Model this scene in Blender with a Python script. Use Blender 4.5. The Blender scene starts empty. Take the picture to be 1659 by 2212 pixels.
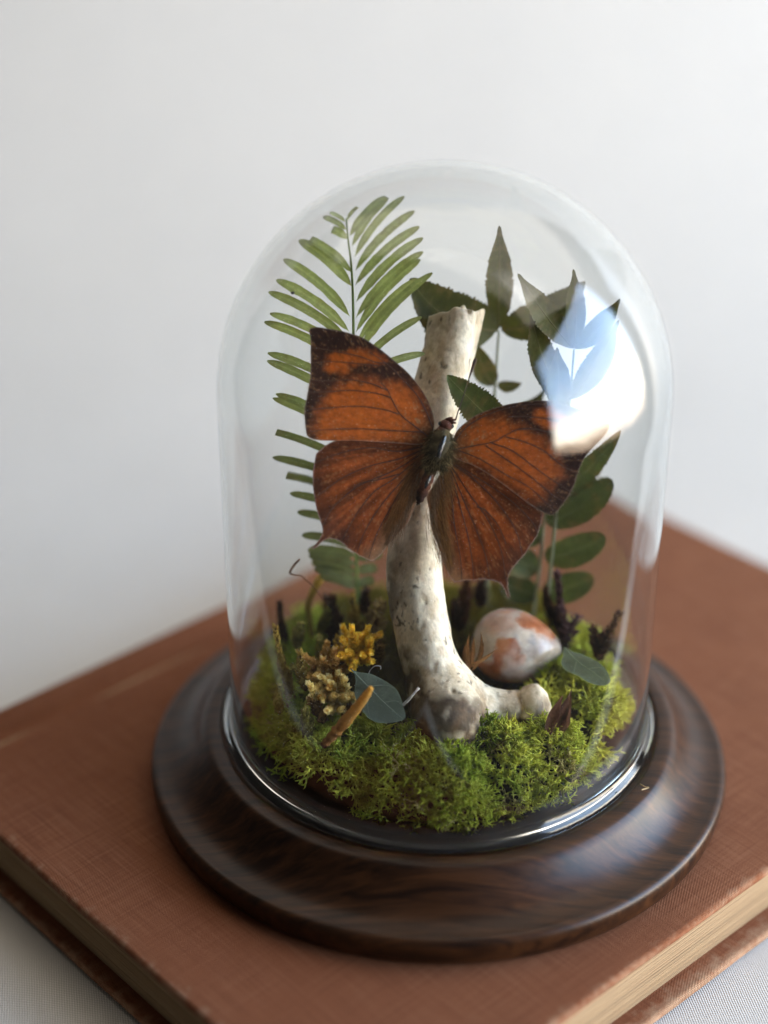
import bpy, bmesh, math, random
import numpy as np
from mathutils import Vector, Matrix
from mathutils.geometry import delaunay_2d_cdt

random.seed(7); np.random.seed(7)
scene = bpy.context.scene
COL = scene.collection

# ------------------------------------------------------------------ camera
PITCH = 0.5263                       # looking down, radians
FPX = 4050.0                         # focal length in units of a 1659 x 2212 picture
CAM = np.array([-0.0159, -0.4449, 0.3468])
FW = np.array([0, math.cos(PITCH), -math.sin(PITCH)])
UP = np.array([0, math.sin(PITCH), math.cos(PITCH)])
RT = np.array([1.0, 0, 0])
cd = bpy.data.cameras.new('camera')
cam = bpy.data.objects.new('camera', cd); COL.objects.link(cam)
cam.location = CAM.tolist(); cam.rotation_euler = (math.pi/2 - PITCH, 0, 0)
cd.sensor_fit = 'VERTICAL'; cd.sensor_height = 36; cd.sensor_width = 27
cd.lens = FPX/2212*36
cd.clip_start = 0.01; cd.clip_end = 50
cd.dof.use_dof = True; cd.dof.focus_distance = 0.512; cd.dof.aperture_fstop = 3.0
scene.camera = cam

# ------------------------------------------------------------------ room light and window
world = bpy.data.worlds.new('World'); scene.world = world; world.use_nodes = True
bg = world.node_tree.nodes['Background']
bg.inputs[0].default_value = (1.0, 0.95, 0.88, 1); bg.inputs[1].default_value = 0.035

def area_lamp(name, loc, target, sx, sy, power, stops, uneven=0.0):
    """a window: its own radiance runs from the ground outside (bottom) to the sky (top)"""
    ld = bpy.data.lights.new(name, 'AREA'); ld.shape = 'RECTANGLE'; ld.size = sx; ld.size_y = sy
    ld.energy = power
    ld.use_nodes = True
    nt = ld.node_tree; em = nt.nodes['Emission']
    ge = nt.nodes.new('ShaderNodeNewGeometry'); sp = nt.nodes.new('ShaderNodeSeparateXYZ')
    nt.links.new(ge.outputs['Parametric'], sp.inputs[0])
    cr = nt.nodes.new('ShaderNodeValToRGB')
    el = cr.color_ramp.elements
    while len(el) < len(stops): el.new(0.5)
    for e, (p, c) in zip(el, stops):
        e.position = p; e.color = (*c, 1)
    fac = sp.outputs['Y']
    if uneven:                            # an uneven skyline between the ground outside and the sky
        nz = nt.nodes.new('ShaderNodeTexNoise'); nz.inputs['Scale'].default_value = 4.5; nz.inputs['Detail'].default_value = 3
        nt.links.new(ge.outputs['Parametric'], nz.inputs['Vector'])
        ma = nt.nodes.new('ShaderNodeMath'); ma.operation = 'MULTIPLY_ADD'; nt.links.new(nz.outputs[0], ma.inputs[0])
        ma.inputs[1].default_value = uneven; nt.links.new(fac, ma.inputs[2])
        m2 = nt.nodes.new('ShaderNodeMath'); m2.operation = 'SUBTRACT'; nt.links.new(ma.outputs[0], m2.inputs[0]); m2.inputs[1].default_value = uneven/2
        fac = m2.outputs[0]
    nt.links.new(fac, cr.inputs[0])
    nt.links.new(cr.outputs[0], em.inputs['Color'])
    if uneven:                            # strength faded at left and right to soften the reflected window edges
        a = nt.nodes.new('ShaderNodeMath'); a.operation = 'SUBTRACT'; a.inputs[0].default_value = 1; nt.links.new(sp.outputs['X'], a.inputs[1])
        b = nt.nodes.new('ShaderNodeMath'); b.operation = 'MINIMUM'; nt.links.new(sp.outputs['X'], b.inputs[0]); nt.links.new(a.outputs[0], b.inputs[1])
        c = nt.nodes.new('ShaderNodeMapRange'); c.interpolation_type = 'SMOOTHSTEP'; c.inputs['From Max'].default_value = .10; nt.links.new(b.outputs[0], c.inputs['Value'])
        nt.links.new(c.outputs[0], em.inputs['Strength'])
    o = bpy.data.objects.new(name, ld); COL.objects.link(o)
    o.location = loc
    d = Vector(target) - Vector(loc)
    o.rotation_euler = d.to_track_quat('-Z', 'Y').to_euler()
    return o

WX = 1.2
area_lamp('window_light', (WX, -0.28, 0.40), (0, -0.28, 0.40), 1.55, 1.22, 112.0,
          [(0.0, (0.05, 0.035, 0.025)), (0.07, (0.25, 0.19, 0.14)), (0.14, (0.62, 0.54, 0.44)), (0.25, (0.68, 0.62, 0.53)), (0.34, (0.34, 0.40, 0.47)),
           (0.65, (0.17, 0.25, 0.38)), (1.0, (0.10, 0.13, 0.19))], 0.16)
# added lamp, unseen: wide soft fill over the back of the table
sk = area_lamp('overhead_fill', (0.25, 0.58, 1.25), (0.15, 0.40, 0), 2.6, 1.4, 9.6,
          [(0.0, (1.0, 0.90, 0.78)), (1.0, (1.0, 0.90, 0.78))])
# added fill lamp, out of view, that washes the wall behind
wl = area_lamp('wall_fill', (0.75, 0.22, 1.30), (0.10, 0.62, 0.36), 0.9, 0.6, 0.42,
          [(0.0, (1.0, 0.94, 0.87)), (1.0, (1.0, 0.94, 0.87))])
wl.data.spread = math.radians(50)

vs = scene.view_settings
vs.view_transform = 'Standard'; vs.look = 'None'; vs.exposure = 0.68; vs.gamma = 1
cy = scene.cycles
cy.use_denoising = True
cy.max_bounces = 14; cy.transmission_bounces = 12; cy.transparent_max_bounces = 16
cy.diffuse_bounces = 4; cy.glossy_bounces = 8
cy.caustics_refractive = True; cy.caustics_reflective = True
cy.blur_glossy = 0.0; cy.sample_clamp_indirect = 0

# ------------------------------------------------------------------ picture geometry helpers
def ray(px, py):
    d = FW*FPX + RT*(px-829.5) - UP*(py-1106)
    return d/FPX                         # unit depth along FW
def at(px, py, y):                        # the point on that ray in the upright plane Y = y
    d = ray(px, py); t = (y-CAM[1])/d[1]
    return CAM + d*t
def atz(px, py, z):
    d = ray(px, py); t = (z-CAM[2])/d[2]
    return CAM + d*t
def atd(px, py, dep):
    return CAM + ray(px, py)*dep
def depth_of(p): return float((np.asarray(p)-CAM) @ FW)

# ------------------------------------------------------------------ numpy noise
def _h(ix, iy, iz, seed):
    n = (ix.astype(np.int64)*374761393 + iy.astype(np.int64)*668265263 + iz.astype(np.int64)*1274126177 + seed*974711) & 0xffffffff
    n = ((n ^ (n >> 13))*1274126177) & 0xffffffff
    n = (n ^ (n >> 16)) & 0xffffffff
    return n/4294967295.0
def vnoise(p, seed=0):
    p = np.asarray(p, float); f = np.floor(p); t = p-f; t = t*t*(3-2*t); i = f.astype(np.int64)
    r = 0
    for dx in (0, 1):
        for dy in (0, 1):
            for dz in (0, 1):
                w = (t[:, 0] if dx else 1-t[:, 0])*(t[:, 1] if dy else 1-t[:, 1])*(t[:, 2] if dz else 1-t[:, 2])
                r = r + w*_h(i[:, 0]+dx, i[:, 1]+dy, i[:, 2]+dz, seed)
    return r
def fbm(p, s=1.0, o=4, seed=0):
    p = np.asarray(p, float)*s; r = 0; a = .5; tot = 0
    for k in range(o):
        r = r + a*vnoise(p, seed+k*17); tot += a; a *= .5; p = p*2.03+11.7
    return r/tot
def sstep(a, b, x):
    t = np.clip((x-a)/(b-a), 0, 1); return t*t*(3-2*t)
def lerp(a, b, t):
    t = np.asarray(t)[:, None]; return np.asarray(a)*(1-t)+np.asarray(b)*t

# ------------------------------------------------------------------ object helpers
ORG = {}
def tag(o, label=None, cat=None, group=None, kind=None):
    if label: o['label'] = label
    if cat: o['category'] = cat
    if group: o['group'] = group
    if kind: o['kind'] = kind
    return o
def empty(name, loc, rz=0.0):
    o = bpy.data.objects.new(name, None); COL.objects.link(o)
    o.location = tuple(loc); o.rotation_euler = (0, 0, rz); o.empty_display_size = .01
    ORG[o.name] = np.array(loc, float)
    return o
def make(name, V, F, mat, parent=None, col=None, loc=None, local=False, smooth=True, attrs=None):
    """one mesh object from world-space vertices; the origin goes to loc (or the parent's origin)"""
    V = np.asarray(V, float)
    if local: org = np.zeros(3)
    elif parent is not None: org = ORG[parent.name]
    else: org = np.array(loc, float) if loc is not None else np.array([V[:, 0].mean(), V[:, 1].mean(), V[:, 2].min()])
    me = bpy.data.meshes.new(name)
    W = V-org
    if isinstance(F, np.ndarray):
        k = F.shape[1]; n = len(F)
        me.vertices.add(len(W)); me.vertices.foreach_set('co', W.astype(np.float32).ravel())
        me.loops.add(n*k); me.loops.foreach_set('vertex_index', F.astype(np.int32).ravel())
        me.polygons.add(n); me.polygons.foreach_set('loop_start', np.arange(0, n*k, k, dtype=np.int32))
        me.update(calc_edges=True)
    else:
        me.from_pydata(W.tolist(), [], [list(map(int, f)) for f in F])
    me.validate()
    me.polygons.foreach_set('use_smooth', [smooth]*len(me.polygons))
    if col is not None:
        a = me.color_attributes.new('Col', 'FLOAT_COLOR', 'POINT')
        c = np.ones((len(W), 4), np.float32); c[:, :3] = col
        a.data.foreach_set('color', c.ravel())
    if attrs:
        for k, v in attrs.items():
            a = me.attributes.new(k, 'FLOAT', 'POINT'); a.data.foreach_set('value', np.asarray(v, np.float32))
    me.materials.append(mat); me.update()
    o = bpy.data.objects.new(name, me); COL.objects.link(o)
    if parent is not None:
        o.parent = parent; ORG[o.name] = ORG[parent.name] if not local else np.zeros(3)
    else:
        o.location = tuple(org); ORG[o.name] = org
    return o

class MB:
    def __init__(s): s.V = []; s.F = []; s.C = []; s.n = 0
    def add(s, V, F, c=None):
        V = np.asarray(V, float); F = np.asarray(F, np.int64)
        s.V.append(V); s.F.append(F+s.n); s.n += len(V)
        if c is not None:
            c = np.asarray(c, float)
            s.C.append(np.tile(c, (len(V), 1)) if c.ndim == 1 else c)
    def get(s):
        V = np.concatenate(s.V)
        if len({f.shape[1] for f in s.F}) == 1: F = np.concatenate(s.F)
        else: F = [f for a in s.F for f in a.tolist()]
        return V, F, (np.concatenate(s.C) if s.C else None)
    def build(s, name, mat, parent=None, **k):
        V, F, c = s.get(); return make(name, V, F, mat, parent, col=c, **k)

def tube(P, R, sides=8, cap=True):
    """tube along points P with radii R (quads; ends pinched shut)"""
    P = np.asarray(P, float); n = len(P); R = np.broadcast_to(np.asarray(R, float), (n,)).copy()
    if cap:
        P = np.vstack([P[:1], P, P[-1:]]); R = np.r_[R[0]*.02, R, R[-1]*.02]; n += 2
    T = np.gradient(P, axis=0)
    if cap: T[0] = T[1] = P[2]-P[1]; T[-1] = T[-2] = P[-2]-P[-3]
    T /= np.linalg.norm(T, axis=1)[:, None]+1e-12
    a = np.array([0, 0, 1.0]) if abs(T[0][2]) < .9 else np.array([1.0, 0, 0])
    u = np.cross(T[0], a); u /= np.linalg.norm(u)
    V = np.zeros((n, sides, 3)); th = np.arange(sides)*2*math.pi/sides
    for i in range(n):
        u = u - T[i]*(u @ T[i]); u /= np.linalg.norm(u)+1e-12
        w = np.cross(T[i], u)
        V[i] = P[i]+R[i]*(np.cos(th)[:, None]*u+np.sin(th)[:, None]*w)
    F = [(i*sides+j, i*sides+(j+1) % sides, (i+1)*sides+(j+1) % sides, (i+1)*sides+j) for i in range(n-1) for j in range(sides)]
    return V.reshape(-1, 3), np.array(F)
def spline(P, n):
    """Catmull-Rom through P, n samples, works for any dimension"""
    P = np.asarray(P, float); Q = np.vstack([2*P[0]-P[1], P, 2*P[-1]-P[-2]])
    t = np.linspace(0, len(P)-1, n); i = np.minimum(t.astype(int), len(P)-2); f = (t-i)[:, None]
    a, b, c, d = Q[i], Q[i+1], Q[i+2], Q[i+3]
    return .5*((2*b)+(-a+c)*f+(2*a-5*b+4*c-d)*f*f+(-a+3*b-3*c+d)*f**3)
def lathe(prof, n=160):
    prof = np.asarray(prof, float); m = len(prof); th = np.arange(n)*2*math.pi/n
    V = np.stack([prof[:, 0][None]*np.cos(th)[:, None], prof[:, 0][None]*np.sin(th)[:, None], np.broadcast_to(prof[:, 1], (n, m))], -1).reshape(-1, 3)
    i, j = np.meshgrid(np.arange(n), np.arange(m-1), indexing='ij'); i = i.ravel(); j = j.ravel(); k = (i+1) % n
    return V, np.stack([i*m+j, k*m+j, k*m+j+1, i*m+j+1], 1)
def surface_nets(f, lo, hi, h):
    lo = np.array(lo); n = np.ceil((np.array(hi)-lo)/h).astype(int)+1
    X = [lo[k]+h*np.arange(n[k]) for k in range(3)]
    G = np.stack(np.meshgrid(*X, indexing='ij'), -1)
    # coarse pass first, full evaluation only near the surface
    q = 5; Gc = G[::q, ::q, ::q]; fc = f(Gc.reshape(-1, 3)).reshape(Gc.shape[:3])
    Fv = fc
    for k in range(3): Fv = np.repeat(Fv, q, axis=k)
    Fv = Fv[:n[0], :n[1], :n[2]].copy(); near = np.abs(Fv) < h*q*2.0
    Fv[near] = f(G[near])
    ins = Fv < 0
    c = np.zeros(n-1, int)
    offs = [(a, b, d) for a in (0, 1) for b in (0, 1) for d in (0, 1)]
    sl = lambda o: tuple(slice(o[k], n[k]-1+o[k]) for k in range(3))
    for o in offs: c += ins[sl(o)]
    act = (c > 0) & (c < 8)
    idx = -np.ones(n-1, int); idx[act] = np.arange(act.sum())
    A = np.argwhere(act)
    pos = np.zeros((len(A), 3)); cnt = np.zeros(len(A))
    for o in offs:
        for k in range(3):
            if o[k]: continue
            q = list(o); q[k] = 1
            f0 = Fv[tuple((A+o).T)]; f1 = Fv[tuple((A+q).T)]
            m = (f0 < 0) != (f1 < 0)
            t = np.where(m, f0/(f0-f1+1e-20), 0)
            p = A+np.array(o)+t[:, None]*(np.array(q)-np.array(o))
            pos[m] += p[m]; cnt[m] += 1
    V = lo+h*(pos/cnt[:, None])
    Fs = []
    for k in range(3):
        s0 = [slice(1, n[j]-1) for j in range(3)]; s0[k] = slice(0, n[k]-1)
        s1 = list(s0); s1[k] = slice(1, n[k])
        a = ins[tuple(s0)]; b = ins[tuple(s1)]
        E = np.argwhere(a != b)
        sg = a[tuple(E.T)]
        st = np.array([1, 1, 1]); st[k] = 0; E = E+st
        u, v = (k+1) % 3, (k+2) % 3
        du = np.zeros(3, int); du[u] = 1; dv = np.zeros(3, int); dv[v] = 1
        q = np.stack([idx[tuple((E-du-dv).T)], idx[tuple((E-dv).T)], idx[tuple(E.T)], idx[tuple((E-du).T)]], 1)
        q[~sg] = q[~sg][:, ::-1]; Fs.append(q)
    return V, np.concatenate(Fs)

# ------------------------------------------------------------------ material helpers
class N:
    def __init__(s, name):
        s.m = bpy.data.materials.new(name); s.m.use_nodes = True; s.t = s.m.node_tree
        s.t.nodes.clear(); s.out = s.t.nodes.new('ShaderNodeOutputMaterial')
    def n(s, typ, ins=None, **k):
        o = s.t.nodes.new('ShaderNode'+typ)
        for a, v in k.items(): setattr(o, a, v)
        for a, v in (ins or {}).items():
            if isinstance(v, bpy.types.NodeSocket): s.t.links.new(v, o.inputs[a])
            elif isinstance(v, tuple) and len(v) == 3 and o.inputs[a].type == 'RGBA': o.inputs[a].default_value = (*v, 1)
            else: o.inputs[a].default_value = v
        return o
    def coord(s, scale=(1, 1, 1), rot=(0, 0, 0), kind='Object'):
        tc = s.n('TexCoord'); mp = s.n('Mapping', {'Vector': tc.outputs[kind], 'Scale': scale, 'Rotation': rot}); return mp.outputs[0]
    def noise(s, vec, sc, det=4, rough=.5, dist=0.0):
        o = s.n('TexNoise', {'Scale': sc, 'Detail': det, 'Roughness': rough, 'Distortion': dist})
        if vec is not None: s.t.links.new(vec, o.inputs['Vector'])
        return o.outputs[0]
    def ramp(s, fac, stops, interp='LINEAR'):
        o = s.n('ValToRGB', {'Fac': fac}); o.color_ramp.interpolation = interp; el = o.color_ramp.elements
        while len(el) < len(stops): el.new(.5)
        for e, (p, c) in zip(el, stops):
            e.position = p; e.color = (*((c, c, c) if not isinstance(c, tuple) else c), 1)
        return o.outputs[0]
    def mix(s, fac, a, b, mode='MIX'):
        o = s.n('Mix', data_type='RGBA', blend_type=mode)
        for i, v in ((0, fac), (6, a), (7, b)):
            if isinstance(v, bpy.types.NodeSocket): s.t.links.new(v, o.inputs[i])
            elif isinstance(v, tuple): o.inputs[i].default_value = (*v, 1)
            else: o.inputs[i].default_value = v
        return o.outputs[2]
    def math(s, op, a, b=0.0, c=None):
        o = s.n('Math', operation=op)
        for i, v in enumerate((a, b, c)):
            if v is None: continue
            if isinstance(v, bpy.types.NodeSocket): s.t.links.new(v, o.inputs[i])
            else: o.inputs[i].default_value = v
        return o.outputs[0]
    def attr(s, name='Col'): return s.n('Attribute', attribute_name=name)
    def bump(s, h, strength=.3, dist=.001, normal=None):
        d = {'Height': h, 'Strength': strength, 'Distance': dist}
        if normal is not None: d['Normal'] = normal
        return s.n('Bump', d).outputs[0]
    def pbr(s, color, rough=.5, normal=None, **k):
        d = {'Base Color': color, 'Roughness': rough}
        if normal is not None: d['Normal'] = normal
        d.update(k)
        return s.n('BsdfPrincipled', d).outputs[0]
    def end(s, sh):
        s.t.links.new(sh, s.out.inputs['Surface']); return s.m

def mat_leaf(name, trans=.35, rough=.55, bump=.25, sc=900):
    m = N(name); c = m.attr().outputs['Color']; v = m.coord()
    nz = m.noise(v, sc, 5, .6); n2 = m.noise(v, sc*.18, 3, .5)
    c2 = m.mix(m.ramp(nz, [(.3, 0.0), (.75, .5)]), c, (.16, .17, .07), 'MIX')
    c2 = m.mix(.5, c, m.mix(1.0, c, m.ramp(nz, [(.25, .55), (.75, 1.35)]), 'MULTIPLY'))
    c2 = m.mix(.45, c2, m.mix(1.0, c2, m.ramp(n2, [(.3, .7), (.7, 1.3)]), 'MULTIPLY'))
    nb = m.bump(m.math('ADD', nz, n2), bump, .0004)
    p = m.pbr(c2, rough, nb, **{'Specular IOR Level': .22})
    t = m.n('BsdfTranslucent', {'Color': m.mix(1.0, c2, (1.25, 1.35, .85), 'MULTIPLY')}).outputs[0]
    return m.end(m.n('MixShader', {0: trans, 1: p, 2: t}).outputs[0])
def mat_attr(name, rough=.6, trans=0.0, spec=.3, sc=1200, amt=.35, bump=.2, coat=0.0, sheen=0.0):
    m = N(name); c = m.attr().outputs['Color']; nz = m.noise(m.coord(), sc, 4, .6)
    c2 = m.mix(1.0, c, m.ramp(nz, [(.3, 1-amt), (.7, 1+amt)]), 'MULTIPLY')
    p = m.pbr(c2, rough, m.bump(nz, bump, .0003), **{'Specular IOR Level': spec, 'Coat Weight': coat, 'Sheen Weight': sheen})
    if trans > 0:
        t = m.n('BsdfTranslucent', {'Color': c2}).outputs[0]
        return m.end(m.n('MixShader', {0: trans, 1: p, 2: t}).outputs[0])
    return m.end(p)

# ================================================================== SETTING: wall and linen
ZB = -0.0245                          # the linen under the book
def mat_wall():
    m = N('wall_paint'); v = m.coord()
    nz = m.noise(v, 6, 4, .6)
    c = m.mix(nz, (.85, .825, .78), (.87, .85, .81))
    return m.end(m.pbr(c, .85, m.bump(m.noise(v, 120, 4), .08, .002)))
wy = 0.616
wall = make('wall', [(-.8, wy, -.6), (1.1, wy, -.6), (1.1, wy, .55), (-.8, wy, .55)], [(0, 1, 2, 3)], mat_wall(), loc=(0, wy, -1), smooth=False)
tag(wall, kind='structure')

def mat_linen():
    m = N('linen'); v = m.coord()
    sx = m.n('SeparateXYZ', {0: m.coord(rot=(0, 0, .62))})
    wob = m.math('MULTIPLY', m.noise(v, 160, 3), 2.2)
    a = m.math('SINE', m.math('ADD', m.math('MULTIPLY', sx.outputs[0], 2*math.pi/.00095), wob))
    b = m.math('SINE', m.math('ADD', m.math('MULTIPLY', sx.outputs[1], 2*math.pi/.00095), wob))
    w = m.math('MULTIPLY', a, b)
    h = m.math('MULTIPLY_ADD', w, .5, .5)
    c = m.mix(h, (.46, .435, .385), (.86, .83, .775))
    c = m.mix(m.ramp(m.noise(v, 45, 5), [(.35, 0.0), (.7, .35)]), c, (.62, .60, .56))
    return m.end(m.pbr(c, .9, m.bump(h, .6, .0004), **{'Sheen Weight': .15}))
# the table stands square with the book: A runs along its head-to-tail, B across to the spine
e1 = np.array([math.cos(.7382), math.sin(.7382)]); e2 = np.array([-e1[1], e1[0]])
EA, EB = -.1428, -.1215                                # table edges at the front left and front right
drop = np.array([-.040, -.026, -.016, -.008, -.003, 0])
ga = np.r_[EA+drop, np.linspace(EA+.002, .30, 130), np.linspace(.31, 1.0, 60)]
gb = np.r_[EB+drop, np.linspace(EB+.002, .30, 130), np.linspace(.31, 1.05, 60)]
GA, GB = np.meshgrid(ga, gb, indexing='ij'); la = GA.ravel(); lb = GB.ravel()
fa = np.clip(EA-la, 0, 1); fb = np.clip(EB-lb, 0, 1)
lax = np.where(fa > 0, EA-.006*np.minimum(fa/.01, 1), la); lbx = np.where(fb > 0, EB-.006*np.minimum(fb/.01, 1), lb)
p3 = np.stack([lax*e1[0]+lbx*e2[0], lax*e1[1]+lbx*e2[1], 0*la], 1)
Z = np.full(len(p3), ZB)-.0006-4.0*np.maximum(fa, fb)      # the cloth falls over the edges
# gentle folds running out from under the book at the right
fold = np.zeros(len(p3))
for (x0, y0, ang, wd, hh) in [(.120, -.085, 62, .004, .0030), (.150, -.080, 55, .006, .0030), (.185, -.07, 70, .010, .004), (-.17, -.02, 120, .015, .003), (-.24, .1, 100, .03, .004)]:
    dx, dy = math.cos(math.radians(ang)), math.sin(math.radians(ang))
    d = (p3[:, 0]-x0)*dy-(p3[:, 1]-y0)*dx + .01*(fbm(p3, 12, 2, 5)-.5)
    fold += hh*np.exp(-(d/wd)**2)
inside = np.maximum(np.maximum(-.1152-la, la-.167), np.maximum(-.0985-lb, lb-.118))
Z += fold*sstep(0.001, .012, inside) + .0015*(fbm(p3, 14, 3, 9)-.5)*sstep(0, .03, inside)
yw = p3[:, 1]; cv = np.clip((yw-.30)/.315, 0, 1)    # at the back the cloth sweeps up against the wall
Z += .315*(1-np.sqrt(1-np.minimum(cv, 1)**2))+np.maximum(yw-.615, 0)
V = np.stack([p3[:, 0], np.minimum(yw, .615), Z], 1); ny = len(gb)
i, j = np.meshgrid(np.arange(len(ga)-1), np.arange(ny-1), indexing='ij'); i = i.ravel(); j = j.ravel()
cloth = make('linen_tablecloth', V, np.stack([i*ny+j, (i+1)*ny+j, (i+1)*ny+j+1, i*ny+j+1], 1), mat_linen(), loc=(0, 0, ZB))
tag(cloth, kind='structure')

# ================================================================== BOOK
TH = .7382; A1, A2, B1, B2 = -.1132, .1653, -.0942, .1136
BH = .0240
def mat_cloth_cover():
    m = N('book_cloth'); tc = m.n('TexCoord'); o = tc.outputs['Object']
    s = m.n('SeparateXYZ', {0: o}); x, y, z = s.outputs
    wob = m.math('MULTIPLY', m.noise(o, 90, 3), 3.0)
    P = .00062
    a = m.math('SINE', m.math('ADD', m.math('MULTIPLY', x, 2*math.pi/P), wob))
    b = m.math('SINE', m.math('ADD', m.math('MULTIPLY', y, 2*math.pi/P), wob))
    w = m.math('MULTIPLY_ADD', m.math('MULTIPLY', a, b), .5, .5)
    # broad mottling, rubbed threads and worn pale edges
    mot = m.noise(o, 22, 5, .6); mot2 = m.noise(o, 70, 4, .6)
    base = m.mix(m.ramp(mot, [(.3, 0.0), (.7, 1.0)]), (.255, .078, .029), (.365, .132, .055))
    base = m.mix(m.ramp(mot2, [(.4, 0.0), (.75, .6)]), base, (.23, .068, .024))
    base = m.mix(m.math('MULTIPLY', w, .6), base, (.43, .18, .088))
    base = m.mix(m.math('MULTIPLY', m.math('SUBTRACT', 1.0, w), .65), base, (.135, .038, .014))
    sl1 = m.noise(m.coord(scale=(1, .03, 1)), 1500, 3, .6); sl2 = m.noise(m.coord(scale=(.03, 1, 1)), 1500, 3, .6)
    base = m.mix(m.ramp(sl1, [(.50, 0.0), (.72, .40)]), base, (.43, .19, .10)); base = m.mix(m.ramp(sl2, [(.50, 0.0), (.72, .35)]), base, (.43, .19, .10))
    base = m.mix(m.ramp(sl1, [(.30, .38), (.48, 0.0)]), base, (.135, .038, .014)); base = m.mix(m.ramp(sl2, [(.30, .34), (.48, 0.0)]), base, (.135, .038, .014))
    big = m.noise(o, 9, 4, .55); base = m.mix(m.ramp(big, [(.38, .45), (.60, 0.0)]), base, (.22, .066, .024))
    ex = m.math('MINIMUM', m.math('SUBTRACT', x, A1), m.math('SUBTRACT', A2, x))
    ed = m.math('MINIMUM', ex, m.math('SUBTRACT', y, B1))
    wear = m.math('SUBTRACT', m.math('MULTIPLY_ADD', m.noise(o, 240, 6, .7), .016, -.0074), ed)
    wm = m.ramp(m.math('MULTIPLY_ADD', wear, 160, .35), [(.20, 0.0), (1.0, .75)])
    wm = m.math('MULTIPLY', wm, m.math('MULTIPLY_ADD', w, .75, .3))
    base = m.mix(wm, base, (.60, .42, .27))
    return m.end(m.pbr(base, .75, m.bump(w, .8, .0005), **{'Specular IOR Level': .2}))
def rounded_box(lo, hi, r, nx, ny_, nz=3):
    lo = np.array(lo); hi = np.array(hi)
    def ax(a, b, n): return np.unique(np.r_[np.linspace(a, a+r, 5), np.linspace(a+r, b-r, n), np.linspace(b-r, b, 5)].round(7))
    xs, ys, zs = ax(lo[0], hi[0], nx), ax(lo[1], hi[1], ny_), ax(lo[2], hi[2], nz)
    Vs = {}; VV = []; FF = []
    def vid(p):
        k = tuple(np.round(p, 7))
        if k not in Vs: Vs[k] = len(VV); VV.append(p)
        return Vs[k]
    def face(U, W, fn, flip):
        for a in range(len(U)-1):
            for b in range(len(W)-1):
                q = [vid(fn(U[a], W[b])), vid(fn(U[a+1], W[b])), vid(fn(U[a+1], W[b+1])), vid(fn(U[a], W[b+1]))]
                FF.append(q[::-1] if flip else q)
    face(xs, ys, lambda u, w: (u, w, hi[2]), False); face(xs, ys, lambda u, w: (u, w, lo[2]), True)
    face(xs, zs, lambda u, w: (u, lo[1], w), False); face(xs, zs, lambda u, w: (u, hi[1], w), True)
    face(ys, zs, lambda u, w: (lo[0], u, w), True); face(ys, zs, lambda u, w: (hi[0], u, w), False)
    P = np.array(VV); Q = np.clip(P, lo+r, hi-r); d = P-Q; l = np.linalg.norm(d, axis=1)[:, None]
    return np.where(l > 1e-9, Q+d/np.maximum(l, 1e-9)*r, P), np.array(FF)

MC = mat_cloth_cover()
book = empty('book', (0, 0, ZB+.0005), TH)
tag(book, 'old cloth-bound book, faded rust brown with worn edges, lying under the cloche', 'book')
ZO = -(ZB+.0005)                      # book-top in local z
def cover(name, lo, hi, top):
    V, F = rounded_box(lo, hi, .00125, 60, 48)
    P = V*np.array([1, 1, 0])
    g = B2-.0105
    dip = -.0042*np.exp(-((V[:, 1]-g)/.0036)**2)+.0020*np.exp(-((V[:, 1]-B2+.0035)/.0030)**2)
    V[:, 2] += (dip if top else -dip*.3)
    # boards are slightly bowed and their edges bumped
    V[:, 0] += .0005*(fbm(P, 60, 3, 3)-.5)*sstep(.004, 0, np.minimum(V[:, 0]-A1, A2-V[:, 0]))
    V[:, 1] += .0007*(fbm(P, 45, 3, 4)-.5)*sstep(.004, 0, V[:, 1]-B1)
    V[:, 2] += .0004*(fbm(P, 30, 3, 8)-.5)
    return make(name, V, F, MC, book, local=True)
T = .0030
cover('front_cover', (A1, B1, ZO-T), (A2, B2-.0025, ZO), True)
cover('back_cover', (A1-.0008, B1-.0030, 0), (A2+.0008, B2-.0025, T), False)
# rounded spine
prof = []
for k in range(13):
    t = -math.pi/2+math.pi*k/12
    prof.append((B2-.003+.0075*math.cos(t), ZO/2+(ZO/2-.0002)*math.sin(t)))
inn = [(b-.0016 if k not in (0, 12) else b, z*.88+ZO*.06) for k, (b, z) in enumerate(prof)]
ring = prof+inn[::-1]; na = 40; xs = np.linspace(A1+.0006, A2-.0006, na); m_ = len(ring)
V = np.array([(x, b, z) for x in xs for (b, z) in ring])
F = [(i*m_+j, (i+1)*m_+j, (i+1)*m_+(j+1) % m_, i*m_+(j+1) % m_) for i in range(na-1) for j in range(m_)]
F += [list(range(m_))[::1], [(na-1)*m_+k for k in range(m_)][::-1]]
make('spine', V, F, MC, book, local=True)
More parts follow.
